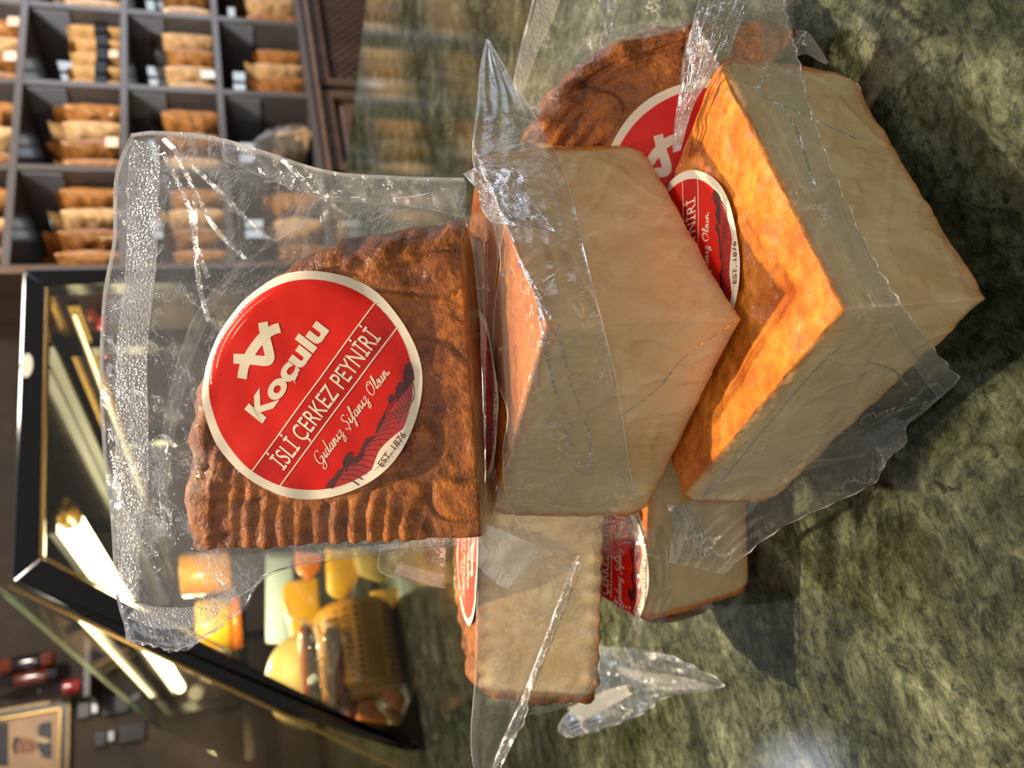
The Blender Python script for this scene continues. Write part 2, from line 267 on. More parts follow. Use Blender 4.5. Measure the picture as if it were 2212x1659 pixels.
M = dict(
    marble=marble_mat(),
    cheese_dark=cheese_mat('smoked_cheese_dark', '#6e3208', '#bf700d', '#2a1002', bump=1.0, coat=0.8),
    cheese_bright=cheese_mat('smoked_cheese_bright', '#b4560c', '#e08c30', '#7a3a0c', bump=0.55, coat=0.7),
    film=film_mat('vacuum_film', 0.06, 0.07, gain=1.3), film_soft=film_mat('vacuum_film_soft', 0.10, 0.14, 0.8, 45.0, bump=0.3, gain=0.30), film_clear=film_mat('vacuum_film_clear', 0.015, 0.12, 0.5, 60.0, bump=0.5, gain=0.35),
    film_seal=film_mat('vacuum_film_seal', 0.24, 0.16, 0.0, 60.0, emboss=True, gain=0.9), film_crinkle=film_mat('vacuum_film_crinkle', 0.16, 0.12, 0.7, 120.0, bump=0.7),
    film_haze=film_mat('vacuum_film_haze', 0.38, 0.3, 0.4, 40.0, bump=0.4),
    paper=plain('label_cream_paper', '#efe2cb', 0.5, spec=0.2), red=plain('label_red_print', '#dc1f10', 0.45, spec=0.2),
    red2=plain('label_deep_red_print', '#c41a12', 0.45, spec=0.2), red3=plain('label_field_red_print', '#b3211c', 0.4), maroon=plain('label_maroon_print', '#6b1418', 0.4),
    maroon2=plain('label_hedge_print', '#4c0a0f', 0.5), cream=plain('label_cream_print', '#efe0c4', 0.42, spec=0.35),
    wood=wood_mat('dark_shelf_wood', '#4c4744', '#5a5555', 0.35, 0.5), wood2=wood_mat('brown_cabinet_wood', '#4b382c', '#6d5342', 0.4, 0.3, (4, 4, 0.6)), back=wood_mat('shelf_back_wood', '#2c1d18', '#46302a', 0.4, 0.2),
    lattice=plain('dark_lattice_wood', '#070606', 0.6), kraft=plain('kraft_paper', '#b9905a', 0.55, var=0.25, bscale=25),
    amber=plain('amber_pack', '#a06c38', 0.3, coat=0.7, var=0.75, bscale=38, bump=1.0), amber2=plain('amber_pack_pale', '#bf9a6c', 0.3, coat=0.7, var=0.7, bscale=30, bump=1.0), amber3=plain('amber_pack_brown', '#86592c', 0.3, coat=0.7, var=0.7, bscale=45, bump=1.0),
    blackband=plain('black_gloss_band', '#0c0c0e', 0.4, bump=0.6, bscale=60), sticker=plain('pale_sticker', '#e6cfb4', 0.5), price=plain('white_price_tag', '#e8e8ea', 0.4),
    clear=film_mat('clear_bag_film', 0.10, 0.15, 0.3, 20.0), black=plain('black_enamel', '#0a0a0c', 0.12, coat=0.4), pane=pane_mat('case_glass'), pane_soft=pane_mat('front_case_glass', (0.93, 0.94, 0.92, 1), 0.03, 0.35), pane_edge=plain('green_glass_edge', '#27403a', 0.1, spec=0.7),
    gold=plain('brass_trim', '#b08d4f', 0.25, metal=0.8), steel=plain('grey_metal', '#8b8d90', 0.3, metal=0.8), led=plain('led_tube_glow', '#fff2c8', 0.5, emit='#ffe9ad', estr=16.0),
    warmwhite=plain('ceiling_panel_glow', '#ffffff', 0.5, emit='#dfeaff', estr=5.0), daylight=plain('daylight_pane', '#ffffff', 0.5, emit='#dce8ff', estr=3.2),
    yellow=plain('yellow_cheese', '#e8b32c', 0.4, coat=0.3, trans=0.2, var=0.12, bscale=30), yellow2=plain('golden_cheese_rind', '#d8962a', 0.35, coat=0.4, var=0.3, bscale=60), printdark=plain('rind_print', '#8a5a14', 0.5),
    beige=plain('beige_net_cheese', '#c9b06a', 0.5, var=0.25, bscale=60, bump=0.6), sausage=plain('sausage_skin', '#8e4219', 0.25, coat=0.6, var=0.3, bscale=50), orange=plain('orange_paste', '#d97a1e', 0.4, coat=0.4, var=0.3, bscale=60), redlid=plain('red_lid', '#d8431e', 0.35), orange2=plain('orange_band', '#cf6a12', 0.35),
    stone=plain('brown_stone_wall', '#3d2f20', 0.7, var=0.9, bscale=9), plaster=plain('brown_plaster', '#6a5a4c', 0.7, var=0.2, bscale=5), floor=plain('floor_tile', '#5a5048', 0.4, var=0.2, bscale=6),
    frame=plain('antique_frame', '#6b5b43', 0.3, metal=0.6, var=0.5, bscale=120, bump=0.6), mat_board=plain('portrait_backdrop', '#b58d62', 0.4, var=0.3, bscale=12), skin=plain('portrait_skin', '#9c6442', 0.5), hair=plain('portrait_hair', '#2a1a14', 0.5), suit=plain('portrait_jacket', '#34323c', 0.5), shirt=plain('portrait_shirt', '#cdb791', 0.5), navy=plain('portrait_navy', '#161828', 0.5),
    glassdark=plain('dark_jar', '#24121a', 0.08, coat=0.6), glassamber=plain('amber_jar', '#7a3416', 0.1, coat=0.6, var=0.4, bscale=30), glassred=plain('red_jar', '#b02a17', 0.12, coat=0.6), white=plain('white_strip', '#dfe6ea', 0.3), liner=plain('grey_laminate', '#767a85', 0.3, coat=0.4), patch_glow=plain('added_patch_glow', '#ffffff', 0.5, emit='#dfeaf2', estr=0.9), paleblue=plain('pale_blue_board', '#bcd0d6', 0.4), tagdark=plain('dark_plate', '#1a1920', 0.25),
    cover=plain('sausage_label', '#c9a04a', 0.4),
)

# ------------------------------------------------------------------ room and counter
def structure(name, mb, mat):
    o = mb.build(name, mat); o['kind'] = 'structure'; return o
structure('floor', MB().box(-3, 4.6, -3, 3.8, -0.95, -0.90), M['floor'])
structure('wall_back', MB().box(-3, 4.6, 3.70, 3.80, -0.9, 1.7), M['stone'])
structure('wall_right', MB().box(4.5, 4.6, -3, 3.7, -0.9, 0.0).box(4.5, 4.6, -3, -0.9, 0.0, 1.45).box(4.5, 4.6, 1.7, 3.7, 0.0, 1.45), M['plaster'])
wn = MB()
for y in (-0.9, 0.4, 1.66): wn.box(4.48, 4.56, y, y + 0.05, 0.0, 1.45)
wn.box(4.48, 4.56, -0.9, 1.7, 0.0, 0.05).box(4.48, 4.56, -0.9, 1.7, 1.40, 1.45)
w1 = structure('window_1', wn, M['wood2']); MB().box(4.52, 4.53, -0.85, 0.4, 0.05, 1.40).box(4.52, 4.53, 0.45, 1.66, 0.05, 1.40).build('pane', M['daylight'], w1)

ct = thing('marble_counter', 'polished mottled green marble counter top carrying the cheese pile', 'counter', (0, 0.3, -0.04))
MB().box(-1.3, 1.085, -0.7, 3.40, -0.04, 0.0).build('marble_slab', M['marble'], ct, bevel=0.004)
MB().box(-1.2, 1.03, -0.6, 3.35, -0.90, -0.0405).build('counter_body', M['wood2'], ct)
adopt(ct)

# ------------------------------------------------------------------ shelf wall
YW = 1.80; DEP = 0.30
DX = [1.311, 1.617, 1.922, 2.236, 2.55]; BZ = [-0.046, 0.216, 0.472, 0.732, 0.992]; TH = 0.02
sh = thing('shelf_unit', 'dark wooden pigeonhole shelf unit filled with amber packs', 'shelf', (1.9, YW, -0.06))
for i, z in enumerate(BZ): MB().box(DX[0] - 0.01, DX[-1] + 0.01, YW, YW + DEP, z - TH / 2, z + TH / 2).build('shelf_board', M['wood'], sh, bevel=0.002)
for j in range(4):
    for i, x in enumerate(DX[1:-1]):
        MB().box(x - TH / 2, x + TH / 2, YW + 0.001, YW + DEP, BZ[j] + TH / 2 + 0.0005, BZ[j + 1] - TH / 2 - 0.0005).build('divider', M['wood'], sh)
MB().box(DX[0] - 0.035, DX[0] - 0.0105, YW - 0.01, YW + DEP, -0.06, 1.04).build('side_panel', M['wood2'], sh, bevel=0.002)
MB().box(DX[-1] + 0.0105, DX[-1] + 0.035, YW - 0.01, YW + DEP, -0.06, 1.04).build('side_panel', M['wood2'], sh, bevel=0.002)
MB().box(DX[0] - 0.01, DX[-1] + 0.01, YW + DEP + 0.0005, YW + DEP + 0.015, -0.056, 1.002).build('back_panel', M['back'], sh)
for j in range(4):
    for i in range(4):
        xf = DX[i + 1] - TH / 2 - 0.0005
        MB().box(xf - 0.003, xf, YW + 0.012, YW + DEP - 0.002, BZ[j] + 0.150, BZ[j + 1] - TH / 2 - 0.001).build('grey_liner', M['liner'], sh)
        for y0 in (0.195, 0.245): MB().box(xf - 0.0045, xf - 0.0031, YW + y0, YW + y0 + 0.035, BZ[j] + 0.155, BZ[j] + 0.215).build('added_glow_strip', M['patch_glow'], sh)  # added glowing strips imitate bright patches on the dividers; no lamp sits here
adopt(sh)

bc = thing('base_cabinet', 'brown wooden cabinet with lattice and panelled doors under the shelf unit', 'cabinet', (1.9, YW, -0.9))
MB().box(1.27, 2.60, YW + 0.02, YW + 0.42, -0.90, -0.062).build('carcass', M['wood2'], bc)
MB().box(1.25, 2.62, YW - 0.03, YW + 0.02, -0.074, -0.0605).build('top_rail', M['wood2'], bc, bevel=0.004)
for x0, x1, lat in ((1.27, 1.60, 0), (1.62, 1.94, 0), (1.96, 2.60, 1)):
    d = MB(); z0, z1 = -0.88, -0.077; fw = 0.030
    for a in ((x0, x0 + fw, z0, z1), (x1 - fw, x1, z0, z1), (x0 + fw, x1 - fw, z0, z0 + fw), (x0 + fw, x1 - fw, z1 - fw, z1)): d.box(a[0], a[1], YW - 0.012, YW + 0.019, a[2], a[3])
    dr = d.build('door', M['wood2'], bc)
    if lat:
        MB().box(x0 + fw, x1 - fw, YW + 0.012, YW + 0.019, z0 + fw, z1 - fw).build('lattice_backing', M['lattice'], dr)
        lt = MB(); w_ = x1 - x0 - 2 * fw; h_ = z1 - z0 - 2 * fw; st = 0.032
        for sgn in (1, -1):
            for k in range(int((w_ + h_) / st)):
                c = k * st - (h_ if sgn > 0 else 0)
                # line x = c + sgn*z clipped to the opening
                za = max(0, (0 - c) / sgn if sgn > 0 else (c - w_)); zb = min(h_, (w_ - c) if sgn > 0 else c)
                if zb - za < 0.01: continue
                p = lambda z: (x0 + fw + c + sgn * z, z0 + fw + z)
                a, b_ = p(za), p(zb); t = 0.0032
                yy = YW + (0.002 if sgn > 0 else 0.005)
                lt.hexa([(a[0] - t, yy, a[1]), (a[0] + t, yy, a[1]), (b_[0] + t, yy, b_[1]), (b_[0] - t, yy, b_[1]), (a[0] - t, yy + 0.003, a[1]), (a[0] + t, yy + 0.003, a[1]), (b_[0] + t, yy + 0.003, b_[1]), (b_[0] - t, yy + 0.003, b_[1])])
        o = lt.build('lattice', M['wood2'], dr); o['kind'] = 'stuff'
    else:
        MB().box(x0 + fw + 0.02, x1 - fw - 0.02, YW - 0.002, YW + 0.012, z0 + fw + 0.02, z1 - fw - 0.02).build('raised_panel', M['wood2'], dr, bevel=0.006)
        MB().box(x0 + fw, x1 - fw, YW + 0.0125, YW + 0.019, z0 + fw, z1 - fw).build('door_backing', M['wood2'], dr)
    MB().tube([(x0 + 0.015, YW - 0.03, -0.3), (x0 + 0.015, YW - 0.012, -0.3)], [0.011, 0.006], 12).build('knob', M['gold'], dr, True)
adopt(bc)

# ------------------------------------------------------------------ packs on the shelves
def pack_mesh(name, W, H, T, seed, flap=0.03, lean=0.0):
    """pillow pack seen edge-on: W into the shelf (y), H up, T across (x); fins at top and bottom seams"""
    nu, nv = 24, 22; vs = []; fs = []
    for i in range(nv + 1):
        v = i / nv; z = v * H
        env = math.sin(math.pi * min(max(v * 1.04 - 0.0, 0.0), 1.0)) ** 0.30 if 0 < v < 1 else 0.0
        env = max(env, 0.5 if v == 0 else 0.05)
        for k in range(nu):
            a = 2 * math.pi * k / nu; ca, sa = math.cos(a), math.sin(a)
            rx = T / 2 * env * abs(ca) ** 0.8 * (1 if ca > 0 else -1); ry = W / 2 * abs(sa) ** 0.55 * (1 if sa > 0 else -1)
            n = mn.noise(Vector((ca * 1.5 + seed, sa * 1.5, v * 4 + seed))) * 0.35 + mn.noise(Vector((ca * 4 + seed * 3, sa * 4, v * 9))) * 0.30
            vs.append((rx * (1 + n) + lean * z, ry + W / 2, z))
    for i in range(nv):
        for k in range(nu): fs.append((i * nu + k, i * nu + (k + 1) % nu, (i + 1) * nu + (k + 1) % nu, (i + 1) * nu + k))
    fs.append(tuple(range(nu))[::-1]); fs.append(tuple(range(nv * nu, nv * nu + nu)))
    me = mesh(name, vs, fs); return me
def fin_mesh(name, W, H, T, hgt, seed, lean):
    vs = []; fs = []; n = 8
    for i in range(4):
        for k in range(n + 1):
            u = k / n; z = H - 0.004 + hgt * i / 3
            x = lean * z + 0.012 * (i / 3) ** 2 * math.sin(seed * 3.0 + 1.5 * u) + 0.004 * math.sin(u * 9 + seed) * i / 3
            vs.append((x, W * 0.04 + u * W * 0.92, z))
    for i in range(3):
        for k in range(n): fs.append((i * (n + 1) + k, i * (n + 1) + k + 1, (i + 1) * (n + 1) + k + 1, (i + 1) * (n + 1) + k))
    return mesh(name, vs, fs)
ORD = ['first', 'second', 'third', 'fourth', 'fifth', 'sixth']
ROWN = {0: 'fourth', 1: 'third', 2: 'second', 3: 'leftmost'}       # shelf columns as they stand in the photograph, by board
CELLN = {3: 'cut-off top', 2: 'upper', 1: 'middle', 0: 'lower'}
def pack_row(j, i, n, H, T, mats, kindname='amber pack', W=0.17, start=None, band=False, stick=(), leanr=0.03, yoff=0.03):
    """j: board, i: bay (0 = left end). Packs stand side by side on the board."""
    x0 = DX[i] + TH / 2 + 0.006; x1 = DX[i + 1] - TH / 2 - 0.006; z = BZ[j] + TH / 2 + 0.0006
    step = (x1 - x0) / n if start is None else T * 1.08
    for k in range(n):
        x = (x1 - step * (k + 0.5)) if start is None else x1 - start - step * (k + 0.5)
        sd = random.random() * 20; mt = M[mats[k % len(mats)]]; T_ = min(T, step * 0.80); lean = random.uniform(-leanr, leanr) * 0.4
        h = H * random.uniform(0.93, 1.04)
        t = thing('snack_pack' if not band else 'kraft_pack', '%s, %s down in the %s cell of the %s shelf column' % (kindname, ORD[k], CELLN[i], ROWN[j]), 'pack', (x, YW + yoff, z), 'packs standing in the shelf cells')
        o = link('pouch', pack_mesh('pouch', W, h, T_, sd, lean=lean), mt, t)
        link('top_fin', fin_mesh('top_fin', W, h, T_, random.uniform(0.015, 0.04) if not band else 0.018, sd, lean), mt if random.random() < 0.6 else M['clear'], t)
        if band:
            b = MB(); nn = 10; zz = h * 0.28
            b.box(-T_ / 2 - 0.001, T_ / 2 + 0.001, -0.0025, W * 0.5, zz, zz + h * 0.26).build('black_band', M['blackband'], t, bevel=0.003)
        if k in stick:
            MB().box(-T_ * 0.32, T_ * 0.32, -0.004, -0.002, 0.008, h * 0.26).build('sticker', M['sticker'], t)
A3 = ['amber', 'amber2', 'amber3', 'amber']
pack_row(3, 3, 4, 0.13, 0.07, ['amber2', 'amber']); pack_row(3, 2, 4, 0.14, 0.07, A3, stick=(0, 2)); pack_row(3, 1, 3, 0.15, 0.08, A3); pack_row(3, 0, 3, 0.15, 0.08, A3)
pack_row(2, 3, 3, 0.15, 0.08, ['amber2', 'amber']); pack_row(2, 2, 5, 0.135, 0.056, ['kraft'], 'black-banded kraft pack', band=True, stick=(2,))
pack_row(2, 1, 4, 0.155, 0.066, A3, stick=(2,)); pack_row(2, 0, 4, 0.15, 0.066, A3)
pack_row(1, 3, 3, 0.14, 0.09, ['amber2', 'amber3']); pack_row(1, 2, 4, 0.14, 0.062, ['amber2', 'amber', 'amber2', 'amber2'], stick=())
pack_row(1, 1, 3, 0.15, 0.075, ['amber', 'amber3', 'amber2']); pack_row(1, 0, 4, 0.14, 0.066, A3)
pack_row(0, 3, 3, 0.15, 0.09, ['amber', 'amber2']); pack_row(0, 2, 4, 0.14, 0.055, ['amber', 'amber2', 'amber'], start=0.05); pack_row(0, 0, 3, 0.13, 0.07, A3)
# white tag hanging on a pack in the third column
tg = MB().box(-0.014, 0.014, -0.001, 0.001, 0, 0.04).build('price_tag', M['price']); tg.location = (2.0, YW + 0.012, BZ[1] + TH / 2 + 0.001); tag(tg, 'small white price card leaning against packs in the third shelf column', 'tag')
# clear bag of beige snacks
cb = thing('clear_snack_bag', 'large clear bag of beige snacks slumped in the fourth shelf column', 'bag', (1.80, YW + 0.02, BZ[0] + TH / 2 + 0.0006))
link('contents', pack_mesh('contents', 0.2, 0.11, 0.13, 5.0, lean=-0.25), M['amber2'], cb)
link('bag_film', pack_mesh('bag_film', 0.21, 0.17, 0.15, 8.0, lean=-0.3), M['clear'], cb)

# ------------------------------------------------------------------ refrigerated display case on the counter
YC = 1.267
dc = thing('display_case', 'black framed glass deli case glowing warm at the end of the counter', 'display case', (0.45, YC, 0.0))
def XZ(x, y): p = pY(x, y, YC); return (p[0], YC, p[2])
fd = (0, 0.035, 0)
MB().prism([XZ(52, 580), XZ(101, 615), (XZ(101, 615)[0], YC, 0.001), (XZ(52, 580)[0] + 0.0, YC, 0.001)], fd).build('rear_post', M['black'], dc, bevel=0.003)
MB().prism([XZ(50, 583), XZ(25, 1255), XZ(87, 1204), XZ(101, 615)], (0, 0.034, 0)).build('top_beam', M['black'], dc, bevel=0.003)
MB().prism([XZ(25, 1255), XZ(560, 1524), (0.040, YC, 0.001), (0.088, YC, 0.001), XZ(888, 1614), XZ(560, 1449), XZ(87, 1204)], (0, 0.0335, 0)).build('sloped_bar', M['black'], dc, bevel=0.003)
MB().prism([(0.04, YC - 0.004, 0.0005), (0.13, YC - 0.004, 0.0005), (0.085, YC - 0.004, 0.03)], (0, 0.038, 0)).build('corner_foot', M['black'], dc)
# end pane with trim
MB().prism([XZ(101, 617), XZ(88, 1203), XZ(886, 1612), (0.088, YC, 0.002), (XZ(101, 615)[0], YC, 0.002)], (0, 0.006, 0)).build('end_pane', M['pane'], dc)
tr = MB(); tr.tube([np.array(XZ(104, 625)) + (0, -0.004, 0), np.array(XZ(91, 1203)) + (0, -0.004, 0)], 0.003, 6); tr.tube([np.array(XZ(91, 1203)) + (0, -0.004, 0), np.array(XZ(500, 1410)) + (0, -0.004, 0)], 0.0022, 6); tr.build('pane_trim', M['gold'], dc)
# sloped front glass: runs away along the case, its top edge showing green
sa = np.array(XZ(900, 1672)); sb = np.array(XZ(22, 1262)); sd_ = unit(sb - sa)
tp = pY(0, 1250, YC - 0.01); tp = np.array([tp[0], YC - 0.01, tp[2]]); bt = sa - sd_ * 0.0; bt = bt + sd_ * max(0, (0.004 - bt[2]) / sd_[2])
off = np.array([-0.012, 0, 0.0])
MB().prism([bt + off, bt + off * 1.35, tp + off * 1.35, tp + off], (0, 2.0, 0)).build('sloped_front_pane', M['pane_soft'], dc)
MB().prism([tp + off * 0.9, tp + off * 1.7, tp + off * 1.7 + sd_ * 0.008, tp + off * 0.9 + sd_ * 0.008], (0, 2.0, 0)).build('green_glass_edge', M['pane_edge'], dc)
tr2 = MB(); tr2.tube([sa + sd_ * 0.03 + (-0.004, -0.006, 0), sb + (-0.004, -0.006, 0)], 0.0028, 6); tr2.build('brass_edge', M['gold'], dc)
# interior: roof, back doors, glass shelves, LED tubes
XB = XZ(101, 615)[0]; XT = XZ(88, 1203)[0]
YE = 3.30
MB().box(XT, XB, YC + 0.04, YE, 0.535, 0.548).build('roof_panel', M['black'], dc)
rk = MB()
for y in (1.45, 1.9, 2.5): rk.box(XB - 0.02, XB + 0.015, y, y + 0.03, 0.001, 0.53)
rk.box(XB - 0.02, XB + 0.015, YC + 0.04, YE - 0.05, 0.001, 0.03).box(XB - 0.02, XB + 0.015, YC + 0.04, YE - 0.05, 0.26, 0.29)
rk.build('rear_rack', M['black'], dc)
fr_ = MB(); fr_.box(0.10, XB, YE - 0.04, YE, 0.001, 0.03).box(XT, XB, YE - 0.04, YE, 0.5, 0.535).box(0.40, 0.43, YE - 0.04, YE, 0.03, 0.5).box(0.62, 0.65, YE - 0.04, YE, 0.03, 0.5).box(0.2, XB, YE - 0.04, YE, 0.25, 0.28); fr_.build('far_frame', M['black'], dc)
for (px_, py_), mt_, w_ in (((164, 676), 'gold', 0.012), ((112, 656), 'gold', 0.007), ((110, 764), 'steel', 0.012)):
    l = pY(px_, py_, 1.34)
    MB().box(l[0] + w_, XB - 0.025, YC + 0.06, YE - 0.06, l[2] - 0.003, l[2] + 0.003).build('glass_shelf', M['pane'], dc)
    MB().box(l[0] - 0.001, l[0] + w_ - 0.0005, YC + 0.05, YE - 0.06, l[2] - 0.009, l[2] + 0.009).build('shelf_rail', M[mt_], dc)
# the LED tube along the front of the case
l1 = pY(152, 1122, 1.33)
MB().tube([l1, l1 + (0, 0.8, 0), l1 + (0, 1.87, 0)], 0.017, 14).build('led_tube', M['led'], dc, True)
MB().tube([l1 + (0, -0.05, 0), l1 + (0, -0.002, 0)], 0.018, 14).build('lamp_socket', M['gold'], dc, True)
MB().box(l1[0] - 0.02, l1[0] + 0.02, l1[1], YE - 0.06, l1[2] + 0.018, l1[2] + 0.03).build('lamp_holder', M['steel'], dc)
# round sticker on the beam
c = np.array(XZ(58, 790)); vs = [c + np.array([0.022 * math.cos(a), -0.0012, 0.0085 * math.sin(a)]) for a in np.linspace(0, 2 * math.pi, 25)[:-1]]
MB().prism(vs, (0, 0.001, 0)).build('oval_sticker', M['paper'], dc)
adopt(dc)

# ------------------------------------------------------------------ food in the case (each its own thing)
def lathe(prof, n=28):
    vs = []; fs = []
    for r, z in prof:
        for k in range(n): a = 2 * math.pi * k / n; vs.append((r * math.cos(a), r * math.sin(a), z))
    for i in range(len(prof) - 1):
        for k in range(n): fs.append((i * n + k, i * n + (k + 1) % n, (i + 1) * n + (k + 1) % n, (i + 1) * n + k))
    fs.append(tuple(range(n))[::-1]); fs.append(tuple(range((len(prof) - 1) * n, len(prof) * n))); return vs, fs
def place(o, loc, X=None, Z=None):
    if X is None: o.location = loc; return o
    x = unit(X); z = unit(np.asarray(Z) - x * (np.asarray(Z) @ x)); y = np.cross(z, x)
    o.matrix_world = Matrix(((x[0], y[0], z[0], loc[0]), (x[1], y[1], z[1], loc[1]), (x[2], y[2], z[2], loc[2]), (0, 0, 0, 1))); return o
# golden log cheese with dark stencilled marks
Yf = 1.385
pa, pb = pY(790, 1312, Yf), pY(815, 1500, Yf - 0.02); pa[2] = pb[2] = 0.0665; ax = unit(pb - pa); Lr = 0.066; Ll = float(np.linalg.norm(pb - pa))
lg = thing('cheese_log', 'thick golden cheese log with dark stencilled marks lying in the case', 'cheese')
v, f_ = lathe([(0.001, 0), (Lr * 0.88, 0.0), (Lr, 0.012), (Lr, Ll - 0.012), (Lr * 0.86, Ll), (0.001, Ll)], 36); link('log_body', mesh('log_body', v, f_), M['yellow2'], lg)
mk = MB()
for ring in range(11):
    for k in range(13):
        a = -0.2 + k * 0.26; zc = 0.02 + ring * (Ll - 0.04) / 10
        if 5 <= k <= 6: continue
        p = lambda da, dz: ((Lr + 0.0006) * math.cos(a + da), (Lr + 0.0006) * math.sin(a + da), zc + dz)
        mk.add([p(-0.06, -0.002), p(0, -0.003), p(0.06, -0.002), p(0.06, 0.002), p(0, 0.003), p(-0.06, 0.002)], [(0, 1, 2, 3, 4, 5)])
for a in (1.12, 1.22, 1.32, 1.42):
    mk.add([((Lr + 0.0006) * math.cos(a + d), (Lr + 0.0006) * math.sin(a + d), z) for d, z in ((0, 0.012), (0.04, 0.012), (0.04, Ll - 0.01), (0, Ll - 0.01))], [(0, 1, 2, 3)])
o = mk.build('stencilled_marks', M['printdark'], lg); o['kind'] = 'stuff'
lg.matrix_world = Matrix.Identity(4); z = ax; x = unit(np.cross(z, [0, 1, 0])); y = np.cross(z, x)
lg.matrix_world = Matrix(((x[0], y[0], z[0], pa[0]), (x[1], y[1], z[1], pa[1]), (x[2], y[2], z[2], pa[2]), (0, 0, 0, 1)))
# yellow cheese block behind
def block(name, label, cat, quad, Y, depth, mat, group=None, bevel=0.008):
    pts = [pY(x, y, Y) for x, y in quad]; o = MB().prism(pts, (0.02, depth, 0)).build(name, mat, None, True, bevel); tag(o, label, cat, group); return o
block('cheese_block', 'smooth pale yellow cheese block standing above the sausages in the case', 'cheese', [(613, 1258), (612, 1300), (640, 1398), (700, 1395), (690, 1245)], 1.60, 0.10, M['yellow'])
# round net cheese
c = pY(655, 1470, 1.56); me = bpy.data.meshes.new('net_cheese'); b_ = bmesh.new(); bmesh.ops.create_uvsphere(b_, u_segments=28, v_segments=18, radius=0.082)
for vv in b_.verts:
    a = math.atan2(vv.co.y, vv.co.x); vv.co *= 1 + 0.02 * math.sin(a * 9 + vv.co.z * 50) * math.sin(a * 9 - vv.co.z * 50); vv.co.z *= 0.8
b_.to_mesh(me); b_.free(); o = link('net_cheese', me, M['beige']); o.location = c; tag(o, 'round beige cheese with net marks behind the sausages in the case', 'cheese')
# sausages
for nm, lab, pl in (('sausage', 'reddish sausage loop in clear film, nearer the yellow block', [(662, 1352), (668, 1385), (672, 1430), (676, 1480), (686, 1530)]), ('sausage', 'reddish sausage beside the golden cheese log in the case', [(715, 1358), (728, 1400), (740, 1450), (744, 1500), (738, 1535)])):
    pts = [pY(x - 4, y, 1.325) for x, y in pl]; t = thing(nm, lab, 'sausage', tuple(pts[2]), 'sausages in the case')
    ps = []; 
    for i in range(len(pts) - 1):
        for k in range(4): ps.append(pts[i] + (pts[i + 1] - pts[i]) * k / 4)
    ps.append(pts[-1]); rr = [0.014 * math.sqrt(max(0.12, 1 - (2 * i / (len(ps) - 1) - 1) ** 8)) for i in range(len(ps))]
    MB().tube(ps, rr, 14).build('casing', M['sausage'], t, True); MB().tube([ps[0] + (ps[0] - ps[2]) * 0.9, ps[0] + (ps[0] - ps[2]) * 0.4, ps[0]], [0.008, 0.003, 0.006], 8).build('tied_end', M['clear'], t, True)
    adopt(t)
def rim_params(n):
    return np.array([0, 0.008, 0.013] + list(np.linspace(0.013, 0.987, n - 4))[1:-1] + [0.987, 0.992, 1.0])
def pixpatch(rows, depf, nu=28, nv=20):
    """control rows of (x, y[, offset]) in the frame -> smooth grid of world points"""
    R = len(rows); Cn = max(len(r) for r in rows)
    def resample(r):
        r = [np.array(list(p) + [0.0] * (3 - len(p)), float) for p in r]
        if len(r) == Cn: return r
        return [r[0] + (r[-1] - r[0]) * k / (Cn - 1) for k in range(Cn)] if len(r) == 2 else r
    G = np.array([resample(r) for r in rows])
    def cat(P, t):
        n = len(P) - 1; i = min(int(t * n), n - 1); f = t * n - i
        p1, p2 = P[i], P[i + 1]; p0 = P[i - 1] if i > 0 else 2 * p1 - p2; p3 = P[i + 2] if i + 2 <= n else 2 * p2 - p1
        return 0.5 * ((2 * p1) + (-p0 + p2) * f + (2 * p0 - 5 * p1 + 4 * p2 - p3) * f * f + (-p0 + 3 * p1 - 3 * p2 + p3) * f ** 3)
    rowsI = [np.array([cat(G[i], u) for u in rim_params(nu)]) for i in range(R)]
    rowsI = np.array(rowsI)
    out = np.empty((nv, nu, 3)); px = np.empty((nv, nu, 3))
    for b, v_ in enumerate(rim_params(nv)):
        row = cat(rowsI, v_)
        for a in range(nu):
            px[b, a] = row[a]
    return px
